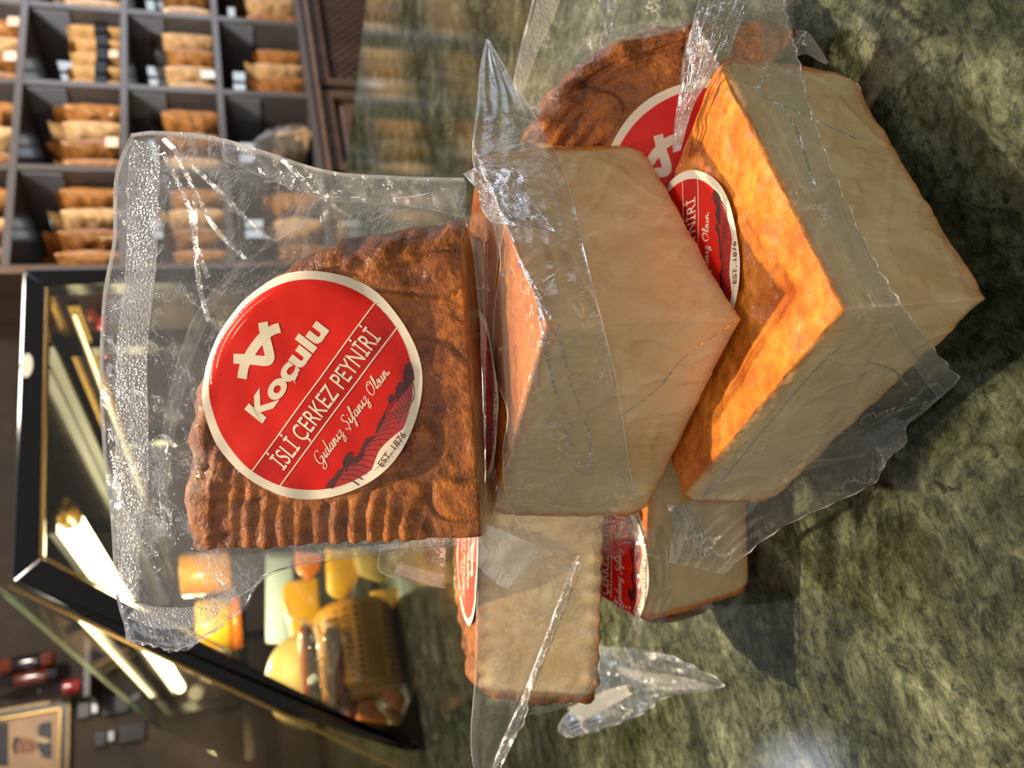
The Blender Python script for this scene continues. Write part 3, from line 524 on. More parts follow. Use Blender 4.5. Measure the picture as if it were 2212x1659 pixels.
def film(name, rows, depf, mat, parent, nu=40, nv=60, amp=0.0008, sc=60, seed=1.0, zig=(), fold=(0, 0), zmin=0.0025, edges='lrtb', tremble=0.0):
    px = pixpatch(rows, depf, nu, nv)
    for side in zig:            # pinking-shear cut on a side
        amt, per = zig[side]
        n = nv if side in 'lr' else nu
        for k in range(n):
            w = amt * (2 * abs((k / per) % 1 - 0.5) - 0.5)
            if side == 'b': px[-1, k, 1] += w; px[-2, k, 1] += w * 0.5
            if side == 't': px[0, k, 1] -= w
            if side == 'r': px[k, -1, 0] += w; px[k, -2, 0] += w * 0.5
            if side == 'l': px[k, 0, 0] -= w
    P = np.empty((nv, nu, 3))
    for b in range(nv):
        for a in range(nu):
            x, y, o = px[b, a]; d = depf(x, y) + o; P[b, a] = CAM + ray(x, y) * d
    for b in range(nv):
        for a in range(nu):
            p = P[b, a]; q = mn.noise(Vector((p[0] * sc + seed * 7, p[1] * sc, p[2] * sc))) + 0.5 * mn.noise(Vector((p[0] * sc * 2.7 + seed, p[1] * sc * 2.7, p[2] * sc * 2.7 + seed)))
            r = 1 - abs(mn.noise(Vector((a * fold[0] + seed * 3, b * fold[1], seed)))) * 2 if fold != (0, 0) else 0
            dd = unit(p - CAM); p -= dd * (amp * (q + r * 0.9))
            if p[2] < zmin: p[2] = zmin + 0.0002 * (a % 2)
    vs = P.reshape(-1, 3); fs = [(b * nu + a, b * nu + a + 1, (b + 1) * nu + a + 1, (b + 1) * nu + a) for b in range(nv - 1) for a in range(nu - 1)]
    me = mesh(name, vs, fs); e = np.zeros((nv, nu))
    if 'l' in edges: e[:, 0] = 1; e[:, 1] = 0.7
    if 'r' in edges: e[:, -1] = 1; e[:, -2] = 0.7
    if 't' in edges: e[0, :] = 1; e[1, :] = 0.7
    if 'b' in edges: e[-1, :] = 1; e[-2, :] = 0.7
    at_ = me.attributes.new('edge', 'FLOAT', 'POINT'); at_.data.foreach_set('value', e.reshape(-1).astype(np.float32))
    return link(name, me, mat, parent)
# film sleeve of the sausages, and wrapped pieces heaped below
sl = film('film_sleeve', [[(655, 1345), (720, 1350)], [(660, 1400), (735, 1395)], [(665, 1470), (722, 1460)], [(675, 1530), (725, 1535)]], lambda x, y: 1.27 / max(1e-3, ray(x, y)[1]) + 0.015, M['film_crinkle'], None, 16, 24, 0.006, 25, zmin=0.01)
tag(sl, 'clear crinkled film sleeve over the sausages in the case', 'film')
for i, (q, mt, lab, Y, dp) in enumerate([
    ([(775, 1520), (770, 1570), (840, 1600), (845, 1560), (800, 1512)], 'orange', 'orange cheese piece in film below the golden log', 1.36, 0.05),
    ([(832, 1485), (828, 1520), (868, 1545), (880, 1515), (858, 1482)], 'orange', 'crumbly orange cheese chunk against the end of the golden log', 1.35, 0.05),
    ([(836, 1545), (846, 1590), (880, 1608), (878, 1555)], 'beige', 'pale cheese stick nearest the corner of the case', 1.34, 0.03),
    ([(750, 1520), (745, 1555), (772, 1565), (778, 1525)], 'sausage', 'dark red meat piece between sausage and orange cheese', 1.37, 0.05),
    ([(880, 1555), (884, 1600), (897, 1608), (896, 1560)], 'yellow', 'slim yellow cheese stick beside the pale stick in the case', 1.33, 0.03)]):
    block(['cheese_piece', 'cheese_chunk', 'cheese_stick', 'meat_piece', 'cheese_stick'][i], lab, 'food', q, Y, dp, M[mt], bevel=0.006)
for lab, rw, yy, sd in (('crinkled clear film round the yellow block and folded pack', [[(640, 1200), (790, 1190)], [(632, 1250), (770, 1250)], [(655, 1290), (760, 1300)], [(690, 1320), (745, 1325)]], 1.44, 61.0),
                        ('crinkled clear film heaped below the golden log', [[(745, 1500), (880, 1475)], [(738, 1540), (893, 1530)], [(770, 1575), (896, 1575)], [(830, 1600), (897, 1605)]], 1.30, 62.0)):
    o = film('film_wrapper', rw, lambda x, y, yy=yy: yy / max(1e-3, ray(x, y)[1]), M['film_clear'], None, 30, 30, 0.008, 22, sd, zmin=0.01); tag(o, lab, 'film')
# jars, tubs and packs seen inside
def jar(name, label, x, y0, y1, v0, v1, Y, mat, lid, lidlow=True, cat='jar'):
    """upright container whose base and top are measured at distance Y"""
    a = pY(v1, (y0 + y1) / 2, Y); b = pY(v0, (y0 + y1) / 2, Y); r = float(np.linalg.norm(pY(v1, y0, Y) - pY(v1, y1, Y))) / 2; h = b[2] - a[2]
    t = thing(name, label, cat, tuple(a))
    k = 0.22 if lid else 0
    vv, ff = lathe([(0.001, h * k), (r * 0.92, h * k), (r, h * (k + 0.06)), (r, h * 0.94), (r * 0.9, h), (0.001, h)], 24); link('jar_body', mesh('jar_body', vv, ff), M[mat], t)
    if lid: vv, ff = lathe([(0.001, 0), (r * 0.97, 0), (r * 1.0, h * 0.02), (r * 1.0, h * (k - 0.01)), (0.001, h * (k - 0.005))], 24); link('base_band', mesh('base_band', vv, ff), M[lid], t)
    return t
jar('yellow_tub', 'yellow tub with a red base standing at the glass of the case', 0, 1262, 1305, 800, 905, 1.45, 'yellow', 'redlid', cat='tub')
jar('orange_banded_tub', 'big yellow tub with an orange band seen through the bag corner', 0, 1285, 1400, 425, 522, 1.55, 'yellow', 'orange2', cat='tub')
jar('tall_yellow_jar', 'tall golden jar behind the lower edge of the standing cheese', 0, 1185, 1275, 390, 500, 1.62, 'yellow2', None)
block('snack_bag', 'orange snack in a crinkled bag hung over the yellow block', 'bag', [(640, 1190), (640, 1235), (668, 1262), (690, 1232), (700, 1195)], 1.50, 0.05, M['orange'])
block('yellow_pack', 'folded yellow pack between the yellow block and the golden log', 'pack', [(705, 1185), (712, 1290), (745, 1300), (772, 1262), (790, 1185)], 1.47, 0.05, M['yellow'])
block('pale_tub', 'pale yellow tub under the standing cheese in the case', 'tub', [(765, 1185), (775, 1245), (832, 1262), (838, 1185)], 1.44, 0.06, M['beige'])
block('pale_board', 'pale blue board leaning inside the case behind the lamp', 'board', [(102, 920), (100, 1010), (140, 1065), (158, 1065), (152, 930)], 1.85, 0.012, M['paleblue'], bevel=0.002)
block('pale_board', 'pale blue board with dark bars low behind the case food', 'board', [(575, 1205), (575, 1390), (632, 1395), (632, 1205)], 2.1, 0.012, M['paleblue'], bevel=0.002)
for i, (x, y) in enumerate([(215, 640), (200, 680), (222, 700), (212, 735), (232, 760)]):
    block('meat_pack', 'small red meat pack on the upper glass shelf, %s from the photo top' % ORD[i], 'pack', [(x - 14, y - 18), (x - 14, y + 16), (x + 12, y + 14), (x + 14, y - 16)], 1.95, 0.04, M['glassred' if i % 2 == 0 else 'sausage'])

# ------------------------------------------------------------------ back wall: portrait, bottles, plates
YB = 3.698
pf = thing('portrait_frame', 'ornate antique frame with a small portrait photograph on the stone wall', 'picture frame')
c1 = pY(158, 1505, YB); c0 = pY(-120, 1800, YB); x1, z0 = c1[0], c1[2]; x0, z1 = c0[0], c0[2]
def bar4(mb, xa, xb, za, zb, w, y0, y1):
    mb.box(xa, xa + w, y0, y1, za, zb); mb.box(xb - w, xb, y0, y1, za, zb); mb.box(xa + w, xb - w, y0, y1, za, za + w); mb.box(xa + w, xb - w, y0, y1, zb - w, zb); return mb
bar4(MB(), x0, x1, z0, z1, 0.022, YB - 0.03, YB).build('outer_moulding', M['frame'], pf, bevel=0.005)
bar4(MB(), x0 + 0.0225, x1 - 0.0225, z0 + 0.0225, z1 - 0.0225, 0.012, YB - 0.022, YB).build('dark_slip', M['tagdark'], pf)
bar4(MB(), x0 + 0.035, x1 - 0.035, z0 + 0.035, z1 - 0.035, 0.009, YB - 0.026, YB).build('gilt_slip', M['gold'], pf, bevel=0.002)
ph = MB().box(x0 + 0.044, x1 - 0.044, YB - 0.012, YB, z0 + 0.044, z1 - 0.044).build('portrait_photograph', M['mat_board'], pf)
def flat(name, pts, mat, k): MB().prism([pY(x, y, YB - 0.0125 - k * 0.0006) for x, y in pts], (0, 0.0005, 0)).build(name, mat, ph)
def ell(cx, cy, rx, ry, n=24): return [(cx + rx * math.cos(a), cy + ry * math.sin(a)) for a in np.linspace(0, 2 * math.pi, n + 1)[:-1]]
flat('jacket', [(112, 1558), (112, 1640), (92, 1636), (82, 1615), (84, 1588), (80, 1575), (88, 1562)], M['suit'], 1)
flat('shirt', [(112, 1600), (96, 1606), (78, 1600), (80, 1592), (92, 1592)], M['shirt'], 2)
flat('head', ell(54, 1611, 28, 17), M['skin'], 3)
flat('hair', [(30, 1594), (26, 1611), (30, 1628), (38, 1630), (34, 1611), (46, 1594), (38, 1592)], M['hair'], 4)
flat('eyebrow', [(48, 1602), (46, 1609), (49, 1609), (51, 1602)], M['hair'], 5); flat('eyebrow', [(48, 1614), (46, 1621), (49, 1621), (51, 1614)], M['hair'], 5)
flat('moustache', [(67, 1606), (66, 1617), (70, 1617), (70, 1606)], M['hair'], 5)
flat('curtain', [(18, 1560), (18, 1655), (-10, 1655), (-10, 1560)], M['navy'], 1)
for nm, lab, yy, hh, mt, bnd in (('bottle', 'amber bottle on the wall shelf, furthest from the picture frame', (1405, 1440), (-60, 118), 'glassamber', 'glassdark'), ('bottle', 'dark bottle on the wall shelf between red and amber bottles', (1440, 1468), (-60, 130), 'glassdark', 'glassamber'), ('bottle', 'short red bottle on the wall shelf nearest the picture frame', (1462, 1492), (85, 190), 'glassdark', 'glassred')):
    Y = 3.58; a = pY(hh[1], sum(yy) / 2, Y); b = pY(hh[0], sum(yy) / 2, Y); r = float(np.linalg.norm(pY(hh[1], yy[0], Y) - pY(hh[1], yy[1], Y))) / 2; h = b[2] - a[2]
    t = thing(nm, lab, 'bottle', tuple(a), 'bottles on the wall shelf')
    vv, ff = lathe([(0.001, 0), (r * 0.9, 0), (r, h * 0.03), (r, h * 0.62), (r * 0.4, h * 0.8), (r * 0.38, h * 0.95), (0.001, h * 0.95)], 20); link('glass_body', mesh('glass_body', vv, ff), M[mt], t)
    vv, ff = lathe([(r * 1.01, h * 0.15), (r * 1.02, h * 0.16), (r * 1.02, h * 0.5), (r * 1.01, h * 0.51)], 20); link('wrapper', mesh('wrapper', vv, ff), M[bnd], t)
    vv, ff = lathe([(0.001, h * 0.952), (r * 0.44, h * 0.952), (r * 0.44, h), (0.001, h)], 16); link('cap', mesh('cap', vv, ff), M['steel'], t)
a = pY(192, 1400, 3.58); b = pY(192, 1500, 3.58)
ws = MB().box(b[0] - 0.02, a[0] + 0.35, 3.48, 3.697, a[2] - 0.022, a[2] - 0.002).build('wall_shelf', M['wood']); tag(ws, 'dark narrow wall shelf carrying the bottles', 'shelf')
for lab, q in (('dark plate with a steel clip on the stone wall, lower of two', (250, 1590)), ('dark plate with a steel clip on the stone wall, upper beside the frame', (215, 1530))):
    p = pY(q[0], q[1], YB); t = thing('wall_bracket', lab, 'bracket', tuple(p), 'brackets on the stone wall')
    MB().box(p[0] - 0.035, p[0] + 0.035, YB - 0.02, YB, p[2] - 0.11, p[2] - 0.01).build('plate', M['tagdark'], t, bevel=0.003)
    MB().box(p[0] - 0.02, p[0] + 0.02, YB - 0.03, YB, p[2] + 0.0, p[2] + 0.025).build('clip', M['steel'], t, bevel=0.003)
    MB().box(p[0] - 0.03, p[0] + 0.03, YB - 0.02, YB, p[2] + 0.03, p[2] + 0.075).build('upper_plate', M['tagdark'], t, bevel=0.003)
    adopt(t)
cl = thing('ceiling_light', 'square white ceiling panel light above the back of the counter', 'lamp', (-0.30, 2.45, 1.38))
MB().box(-0.47, -0.14, 2.30, 2.60, 1.372, 1.38).build('diffuser', M['warmwhite'], cl); MB().box(-0.485, -0.125, 2.285, 2.615, 1.3805, 1.40).build('housing', M['steel'], cl); adopt(cl)

# ------------------------------------------------------------------ cheese wedges
class Cheese:
    def __init__(s, c, nexp=2.6, bev_cut=0.014, bev_rim=0.10, res=280):
        s.c = {k: np.array(v, float) for k, v in c.items()}
        s.n = unit(np.cross(s.c['T1'] - s.c['Ta'], s.c['T2'] - s.c['Ta'])); s.nexp = nexp; s.bc = bev_cut; s.br = bev_rim
        s.ctr = np.array([0.43, 0.43]); s.T = float(np.linalg.norm(s.c['Ba'] - s.c['Ta'])); s.R = float(np.linalg.norm(s.c['T1'] - s.c['Ta']))
        s._bound(res)
    def _bound(s, Mn):
        pts = []; rim = []
        na = int(Mn * 0.40); ne = (Mn - na) // 2
        for k in range(ne): pts.append((k / ne, 0)); rim.append(smooth(0.94, 1.0, k / ne) * 0.7)
        for k in range(na):
            th = math.pi / 2 * k / na; r = 1 / (abs(math.cos(th)) ** s.nexp + abs(math.sin(th)) ** s.nexp) ** (1 / s.nexp)
            pts.append((r * math.cos(th), r * math.sin(th))); rim.append(1.0 if 0.02 < k / na < 0.98 else 0.85)
        for k in range(Mn - ne - na): q = 1 - k / (Mn - ne - na); pts.append((0, q)); rim.append(smooth(0.94, 1.0, q) * 0.7)
        s.bd = np.array(pts); s.rim = np.array(rim, float)
        d = s.bd - s.ctr; s.ang = np.arctan2(d[:, 1], d[:, 0]); s.rad = np.linalg.norm(d, axis=1)
    def P(s, x, y, z):
        c = s.c; t = c['Ta'] + x * (c['T1'] - c['Ta']) + y * (c['T2'] - c['Ta']); b = c['Ba'] + x * (c['B1'] - c['Ba']) + y * (c['B2'] - c['Ba'])
        return b + (t - b) * z
    def inv(s, p):        # world point near the top plane -> local x, y
        A = np.stack([s.c['T1'] - s.c['Ta'], s.c['T2'] - s.c['Ta'], s.n], 1); q = np.linalg.solve(A, p - s.c['Ta']); return q[0], q[1]
    def s_of(s, x, y):
        d = np.array([x, y]) - s.ctr; a = math.atan2(d[1], d[0]); k = int(np.argmin(np.abs(np.angle(np.exp(1j * (s.ang - a)))))); return float(np.linalg.norm(d) / s.rad[k]), float(s.rim[k])
    def plane(s, x, y): return onplane(x, y, s.n, s.c['Ta'])
    def entry(s, x, y, which='TS'):
        """distance along the view ray at which the solid wedge is met (extrapolated outside it)"""
        c = s.c; d = ray(x, y); ts = []
        pl = []
        if 'T' in which: pl.append((s.n, c['Ta']))
        if '1' in which or 'S' in which: pl.append((unit(np.cross(c['Ba'] - c['Ta'], c['T1'] - c['Ta'])), c['Ta']))
        if '2' in which or 'S' in which: pl.append((unit(np.cross(c['T2'] - c['Ta'], c['Ba'] - c['Ta'])), c['Ta']))
        for n, p in pl:
            k = float(d @ n)
            if abs(k) > 0.06: ts.append(float((p - CAM) @ n) / k)
        return max(ts)
    def build(s, name, mat, parent, dispf, K=46, sides=12):
        Mn = len(s.bd); rows = []
        for k in range(1, K + 1): rows.append(('t', k / K))
        for k in range(1, 5): rows.append(('bt', k / 4))
        for k in range(1, sides): rows.append(('s', k / sides))
        for k in range(0, 4): rows.append(('bb', 1 - k / 4))
        for k in range(8, 0, -1): rows.append(('b', k / 8))
        bev = s.bc + (s.br - s.bc) * s.rim; bz = np.minimum(bev * s.R / s.T * 0.8, 0.30)
        vs = []; rind = []; kind = []; loc = []
        for typ, q in rows:
            for i in range(Mn):
                if typ in 'tb' and len(typ) == 1: sc = q * (1 - bev[i]); z = 1.0 if typ == 't' else 0.0
                elif typ == 'bt': f = q * math.pi / 2; sc = 1 - bev[i] + bev[i] * math.sin(f); z = 1 - bz[i] * (1 - math.cos(f))
                elif typ == 'bb': f = q * math.pi / 2; sc = 1 - bev[i] + bev[i] * math.sin(f); z = bz[i] * (1 - math.cos(f))
                else:
                    qq = q; e0 = 1 - bz[i]; e1 = bz[i]; z = e0 + (e1 - e0) * qq; sc = 1.0 + 0.015 * s.rim[i] * math.sin(math.pi * q)
                xy = s.ctr + (s.bd[i] - s.ctr) * sc
                vs.append(s.P(xy[0], xy[1], z)); loc.append((xy[0], xy[1], z, s.rim[i]))
                if typ == 's':
                    edge = 0.35 * (1 - smooth(0.0, 0.09, min(q, 1 - q)))
                    rind.append(max(smooth(0.25, 0.75, s.rim[i]), edge))
                else: rind.append(1.0 if not (typ in ('bt', 'bb') and s.rim[i] < 0.3 and q > 0.6) else 0.55)
                kind.append(typ)
        n0 = len(vs); fs = []
        for r in range(len(rows) - 1):
            for i in range(Mn): j = (i + 1) % Mn; fs.append((r * Mn + i, (r + 1) * Mn + i, (r + 1) * Mn + j, r * Mn + j))
        vs.append(s.P(s.ctr[0], s.ctr[1], 1)); vs.append(s.P(s.ctr[0], s.ctr[1], 0)); rind += [1.0, 1.0]; kind += ['t', 'b']; loc += [(s.ctr[0], s.ctr[1], 1, 0), (s.ctr[0], s.ctr[1], 0, 0)]
        for i in range(Mn): j = (i + 1) % Mn; fs.append((n0, i, j)); b = (len(rows) - 1) * Mn; fs.append((n0 + 1, b + j, b + i))
        me = mesh(name, vs, fs); nr = np.zeros(len(vs) * 3); me.vertices.foreach_get('normal', nr); nr = nr.reshape(-1, 3)
        # outward normals
        if (nr[0] @ s.n) < 0: me.flip_normals(); nr = -nr
        V = np.array(vs); groove = np.zeros(len(vs))
        for i in range(len(vs)):
            d, g = dispf(s, V[i], loc[i], kind[i], rind[i]); V[i] += nr[i] * d; groove[i] = g
        me.vertices.foreach_set('co', V.reshape(-1)); me.update()
        for nm, arr in (('rind', rind), ('groove', groove)):
            a = me.attributes.new(nm, 'FLOAT', 'POINT'); a.data.foreach_set('value', np.array(arr, np.float32))
        return link(name, me, mat, parent)

def disp_bright(amp=1.0):
    def f(s, p, l, k, r):
        if k == 's' and r < 0.5:
            al = l[0] if l[0] > l[1] else l[1] + 5; q = l[2]
            pl = mn.noise(Vector((al * 34 + 3 * q, q * 1.6, 1.0))) + 0.6 * mn.noise(Vector((al * 75 - 6 * q, q * 2.5, 4.0)))
            mk = smooth(-0.25, 0.35, mn.noise(Vector((al * 3.5 + 2, q * 2.2, 7.0)))) * (0.35 + 0.65 * abs(2 * q - 1))
            dg = 1 - 2 * abs(mn.noise(Vector((al * 5 + q * 4, q * 3 - al * 2, 11.0)))); dg = max(0.0, dg - 0.86) / 0.14
            return 0.0006 * fbm(p, 45, 2) + 0.00055 * pl * mk + 0.0006 * dg, 0.0
        n = fbm(p, 120, 4); w = mn.noise(Vector((p[0] * 55, p[1] * 55, p[2] * 55)))
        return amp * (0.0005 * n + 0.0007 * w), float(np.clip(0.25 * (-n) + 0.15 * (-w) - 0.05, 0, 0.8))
    return f
def disp_old(lab):           # the smoked crust: mould rings about the wheel's centre, blisters and folds towards the rim
    def f(s, p, l, k, r):
        if k == 's' and r < 0.5: return 0.0006 * fbm(p, 45, 2), 0.1
        x, y, z, rim = l; rr = math.hypot(x, y); a = math.atan2(y, x)
        wob = mn.noise(Vector((p[0] * 40, p[1] * 40, p[2] * 40 + 3)))
        ring = math.sin(2 * math.pi * (rr * s.R + 0.0012 * wob) / 0.0064)
        mask = smooth(0.55, 0.95, a / (math.pi / 2)) * (1 - smooth(0.80, 0.92, rr)) * smooth(0.12, 0.3, rr) * (0.5 + 0.5 * smooth(-0.3, 0.3, mn.noise(Vector((p[0] * 25 + 9, p[1] * 25, p[2] * 25)))))
        lump = mn.noise(Vector((p[0] * 75, p[1] * 75, p[2] * 75))) + 0.5 * mn.noise(Vector((p[0] * 160, p[1] * 160, p[2] * 160)))
        rimz = smooth(0.78, 1.0, rr); fold = 1 - 2 * abs(mn.noise(Vector((rr * 22, a * 2.2, z * 3))))
        fine = fbm(p, 170, 3)
        crack = smooth(0.0, 0.05, abs(mn.noise(Vector((p[0] * 38 + 4, p[1] * 38, p[2] * 38)))))
        dl = 1.0
        if lab is not None and k in ('t', 'bt'): dl = 0.15 + 0.85 * smooth(0.96, 1.15, float(np.linalg.norm(p - lab[0])) / lab[1])
        d = (0.0008 * ring * mask + (0.0007 + 0.0016 * rimz) * lump + 0.0016 * fold * rimz + (0.00035 + 0.0005 * rimz) * fine - 0.0008 * (1 - crack) * (1 - mask)) * dl
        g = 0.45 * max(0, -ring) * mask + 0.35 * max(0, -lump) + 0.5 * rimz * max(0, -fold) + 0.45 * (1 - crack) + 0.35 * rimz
        return d, float(np.clip(g * (0.4 + 0.6 * dl), 0, 1))
    return f

# ------------------------------------------------------------------ round paper label
def text_mesh(body, extrude_offset=0.0, shear=0.0):
    c = bpy.data.curves.new('t', 'FONT'); c.body = body; c.size = 1; c.offset = extrude_offset; c.shear = shear; c.resolution_u = 5
    o = bpy.data.objects.new('t', c); COL.objects.link(o); bpy.context.view_layer.update()
    me = bpy.data.meshes.new_from_object(o.evaluated_get(bpy.context.evaluated_depsgraph_get()))
    v = np.array([tuple(q.co) for q in me.vertices]); f = [tuple(p.vertices) for p in me.polygons]
    bpy.data.objects.remove(o); bpy.data.curves.remove(c); bpy.data.meshes.remove(me); return v, f
def lbl(x, y):          # marks measured on the standing cheese's label: unit disc, s along the reading direction, t downwards
    d = np.array([x - 835.0, y - 835.0]) / 820.0; return (0.589 * d[0] - 0.808 * d[1], 0.808 * d[0] + 0.589 * d[1])
def fit_text(v, s0, s1, t_base, height, capfrac=None):
    x0, x1 = v[:, 0].min(), v[:, 0].max(); k = (s1 - s0) / (x1 - x0)
    return np.stack([s0 + (v[:, 0] - x0) * k, t_base - v[:, 1] * height], 1)
def ribbon(pts, w, n=8, pen=None):
    pts = [np.array(p, float) for p in pts]; P = []
    for i in range(len(pts) - 1):
        p0 = pts[i - 1] if i else 2 * pts[0] - pts[1]; p1, p2 = pts[i], pts[i + 1]; p3 = pts[i + 2] if i + 2 < len(pts) else 2 * p2 - p1
        for k in range(n):
            f = k / n; P.append(0.5 * ((2 * p1) + (-p0 + p2) * f + (2 * p0 - 5 * p1 + 4 * p2 - p3) * f * f + (-p0 + 3 * p1 - 3 * p2 + p3) * f ** 3))
    P.append(pts[-1]); vs = []; fs = []
    for i, p in enumerate(P):
        t = P[min(i + 1, len(P) - 1)] - P[max(i - 1, 0)]; t = t / (np.linalg.norm(t) + 1e-9); nrm = np.array([-t[1], t[0]])
        ww = w if pen is None else w * (0.35 + 0.65 * abs(t[1]) ** 1.5)
        vs += [p + nrm * ww / 2, p - nrm * ww / 2]
    for i in range(len(P) - 1): fs.append((2 * i, 2 * i + 1, 2 * i + 3, 2 * i + 2))
    return vs, fs
GL = {'G': (.78, [[(.66, .82), (.55, 1.0), (.28, .97), (.08, .6), (.12, .2), (.36, .05), (.56, .2), (.62, .42)], [(.36, .42), (.64, .45), (.6, .1), (.45, -.32), (.2, -.4), (.12, -.2), (.42, 0), (.74, .15)]]),
 'ı': (.3, [[(0, .12), (.08, .3), (.15, .5), (.11, .15), (.18, .03), (.3, .2)]]), 'd': (.55, [[(.34, .44), (.15, .48), (.03, .2), (.13, .02), (.28, .2), (.44, .85), (.47, 1.05), (.36, .3), (.41, .04), (.55, .2)]]),
 'a': (.5, [[(.33, .44), (.15, .48), (.03, .2), (.13, .02), (.28, .22), (.35, .46), (.32, .15), (.39, .03), (.5, .2)]]), 'n': (.48, [[(0, .2), (.08, .48), (.06, 0)], [(.06, .1), (.2, .45), (.3, .44), (.28, .12), (.36, .03), (.48, .2)]]),
 'z': (.42, [[(.04, .38), (.2, .5), (.32, .42), (.1, .05), (.28, 0), (.25, -.32), (.06, -.4), (.1, -.15), (.42, .18)]]), 'Ş': (.62, [[(.62, .86), (.46, 1.02), (.24, .85), (.32, .6), (.46, .4), (.4, .1), (.15, 0), (.0, .2)], [(.25, 0), (.32, -.1), (.2, -.2)]]),
 'i': (.3, [[(0, .12), (.08, .3), (.15, .5), (.11, .15), (.18, .03), (.3, .2)], [(.18, .68), (.2, .74)]]), 'f': (.42, [[(0, .12), (.22, .5), (.42, .92), (.36, 1.05), (.24, .6), (.08, -.32), (-.02, -.42), (.02, -.2), (.2, .05), (.42, .2)], [(.05, .43), (.4, .47)]]),
 'O': (.72, [[(.47, 1), (.15, .8), (.04, .35), (.24, .02), (.55, .25), (.64, .7), (.47, 1.0), (.28, .86), (.5, .75), (.75, .9)]]), 'l': (.28, [[(0, .12), (.2, .5), (.31, .98), (.22, 1.0), (.1, .3), (.15, .03), (.28, .2)]]),
 's': (.32, [[(0, .12), (.16, .42), (.2, .52), (.27, .2), (.16, 0), (.02, .08)], [(.16, 0), (.32, .2)]]), 'u': (.5, [[(0, .2), (.08, .46), (.05, .12), (.15, .02), (.27, .2), (.34, .46), (.3, .12), (.37, .03), (.5, .2)]]), '.': (.18, [[(.02, -.02), (.06, .05), (.1, .13)]]), ' ': (.32, [])}
def script_line(txt, s0, s1, tb, hgt, w):
    adv = sum(GL[c][0] for c in txt); k = (s1 - s0) / adv; x = 0; V = []; F = []
    for c in txt:
        a, st = GL[c]
        for q in st:
            vs, fs = ribbon([((x + px + 0.24 * py) * k + s0, tb - py * hgt) for px, py in q], w, 6, True); n = len(V); V += vs; F += [tuple(i + n for i in f) for f in fs]
        x += a
    return np.array(V), F
_TXT = {}
def label_art():
    if _TXT: return _TXT
    A = {}
    def grow(key, v, f):
        V, F = A.setdefault(key, ([], [])); n = len(V); V += [tuple(p) for p in np.asarray(v)[:, :2]]; F += [tuple(i + n for i in q) for q in f]
    v, f = text_mesh('Koçulu', 0.045); grow('lettering', fit_text(v, -0.53, 0.49, -0.148, 0.27), f)
    v, f = text_mesh('İSLİ ÇERKEZ PEYNİRİ', 0.006); grow('lettering', fit_text(v, -0.735, 0.715, 0.272, 0.235), f)
    v, f = script_line('Gıdanız Şifanız Olsun.', -0.50, 0.53, 0.515, 0.115, 0.0115); grow('lettering', v, f)
    v, f = text_mesh('EST. 1876', 0.006); grow('date_lettering', fit_text(v, -0.165, 0.185, 0.955, 0.082), f)
    for t in (0.043, 0.325):
        e = math.sqrt(0.923 ** 2 - t * t); grow('lettering', *ribbon([(-e, t), (-e / 2, t), (0, t), (e / 2, t), (e, t)], 0.0125, 6))
    # emblem: two crossing strokes that close a small triangle
    st = [[(612, 428), (560, 445), (500, 485), (440, 550), (385, 630), (345, 715), (331, 798)], [(485, 390), (496, 450), (512, 520), (532, 590), (541, 640), (528, 664), (490, 668), (400, 660), (330, 656), (264, 656)]]
    for q in st: grow('emblem', *ribbon([lbl(*p) for p in q], 0.088, 8))
    # strip behind the product line, slightly deeper red
    e0 = math.sqrt(0.92 ** 2 - 0.043 ** 2); V = []; F = []; n = 24
    for i in range(n + 1):
        for t in np.linspace(0.043, 0.325, 5): e = math.sqrt(0.92 ** 2 - t * t); V.append((-e + 2 * e * i / n, t))
    for i in range(n):
        for j in range(4): F.append((i * 5 + j, (i + 1) * 5 + j, (i + 1) * 5 + j + 1, i * 5 + j + 1))
    grow('strip', np.array(V), F)
    def region(key, pts, rad):       # between a measured line and the label's circle
        P = [lbl(*p) for p in pts]; up = ribbon(P, 0.0001, 3)[0][::2]; V = []; F = []
        a0 = math.atan2(P[0][1], P[0][0]); a1 = math.atan2(P[-1][1], P[-1][0]); m_ = len(up)
        for i, p in enumerate(up):
            a = a0 + (a1 - a0) * i / (m_ - 1); q = np.array([math.cos(a), math.sin(a)]) * rad
            for j in range(5): V.append(p + (q - p) * j / 4)
        for i in range(m_ - 1):
            for j in range(4): F.append((i * 5 + j, i * 5 + j + 1, (i + 1) * 5 + j + 1, (i + 1) * 5 + j))
        grow(key, np.array(V), F)
    region('field', [(1020, 1570), (1060, 1500), (1130, 1420), (1225, 1330), (1290, 1230), (1340, 1165), (1390, 1085), (1440, 1000), (1500, 905), (1550, 840), (1592, 790)], 0.92)
    def poly(key, pts): grow(key, np.array([lbl(*p) for p in pts]), [tuple(range(len(pts)))])
    poly('hedge', [(962, 1568), (1000, 1512), (1030, 1490), (1062, 1436), (1100, 1420), (1096, 1462), (1062, 1500), (1020, 1572)])
    poly('hedge', [(1096, 1420), (1096, 1360), (1128, 1318), (1150, 1300), (1168, 1310), (1160, 1345), (1200, 1330), (1216, 1300), (1250, 1300), (1250, 1330), (1190, 1400), (1120, 1452)])
    poly('hedge', [(1220, 1290), (1240, 1250), (1262, 1205), (1300, 1190), (1330, 1180), (1320, 1200), (1270, 1260), (1240, 1300)])
    poly('hedge', [(1330, 1165), (1345, 1110), (1372, 1060), (1395, 1020), (1425, 960), (1418, 910), (1438, 886), (1462, 900), (1458, 950), (1420, 1020), (1385, 1085), (1350, 1150)])
    poly('hedge', [(1466, 905), (1470, 850), (1490, 806), (1526, 792), (1520, 720), (1534, 676), (1572, 660), (1592, 720), (1600, 782), (1560, 838), (1520, 890), (1480, 945)])
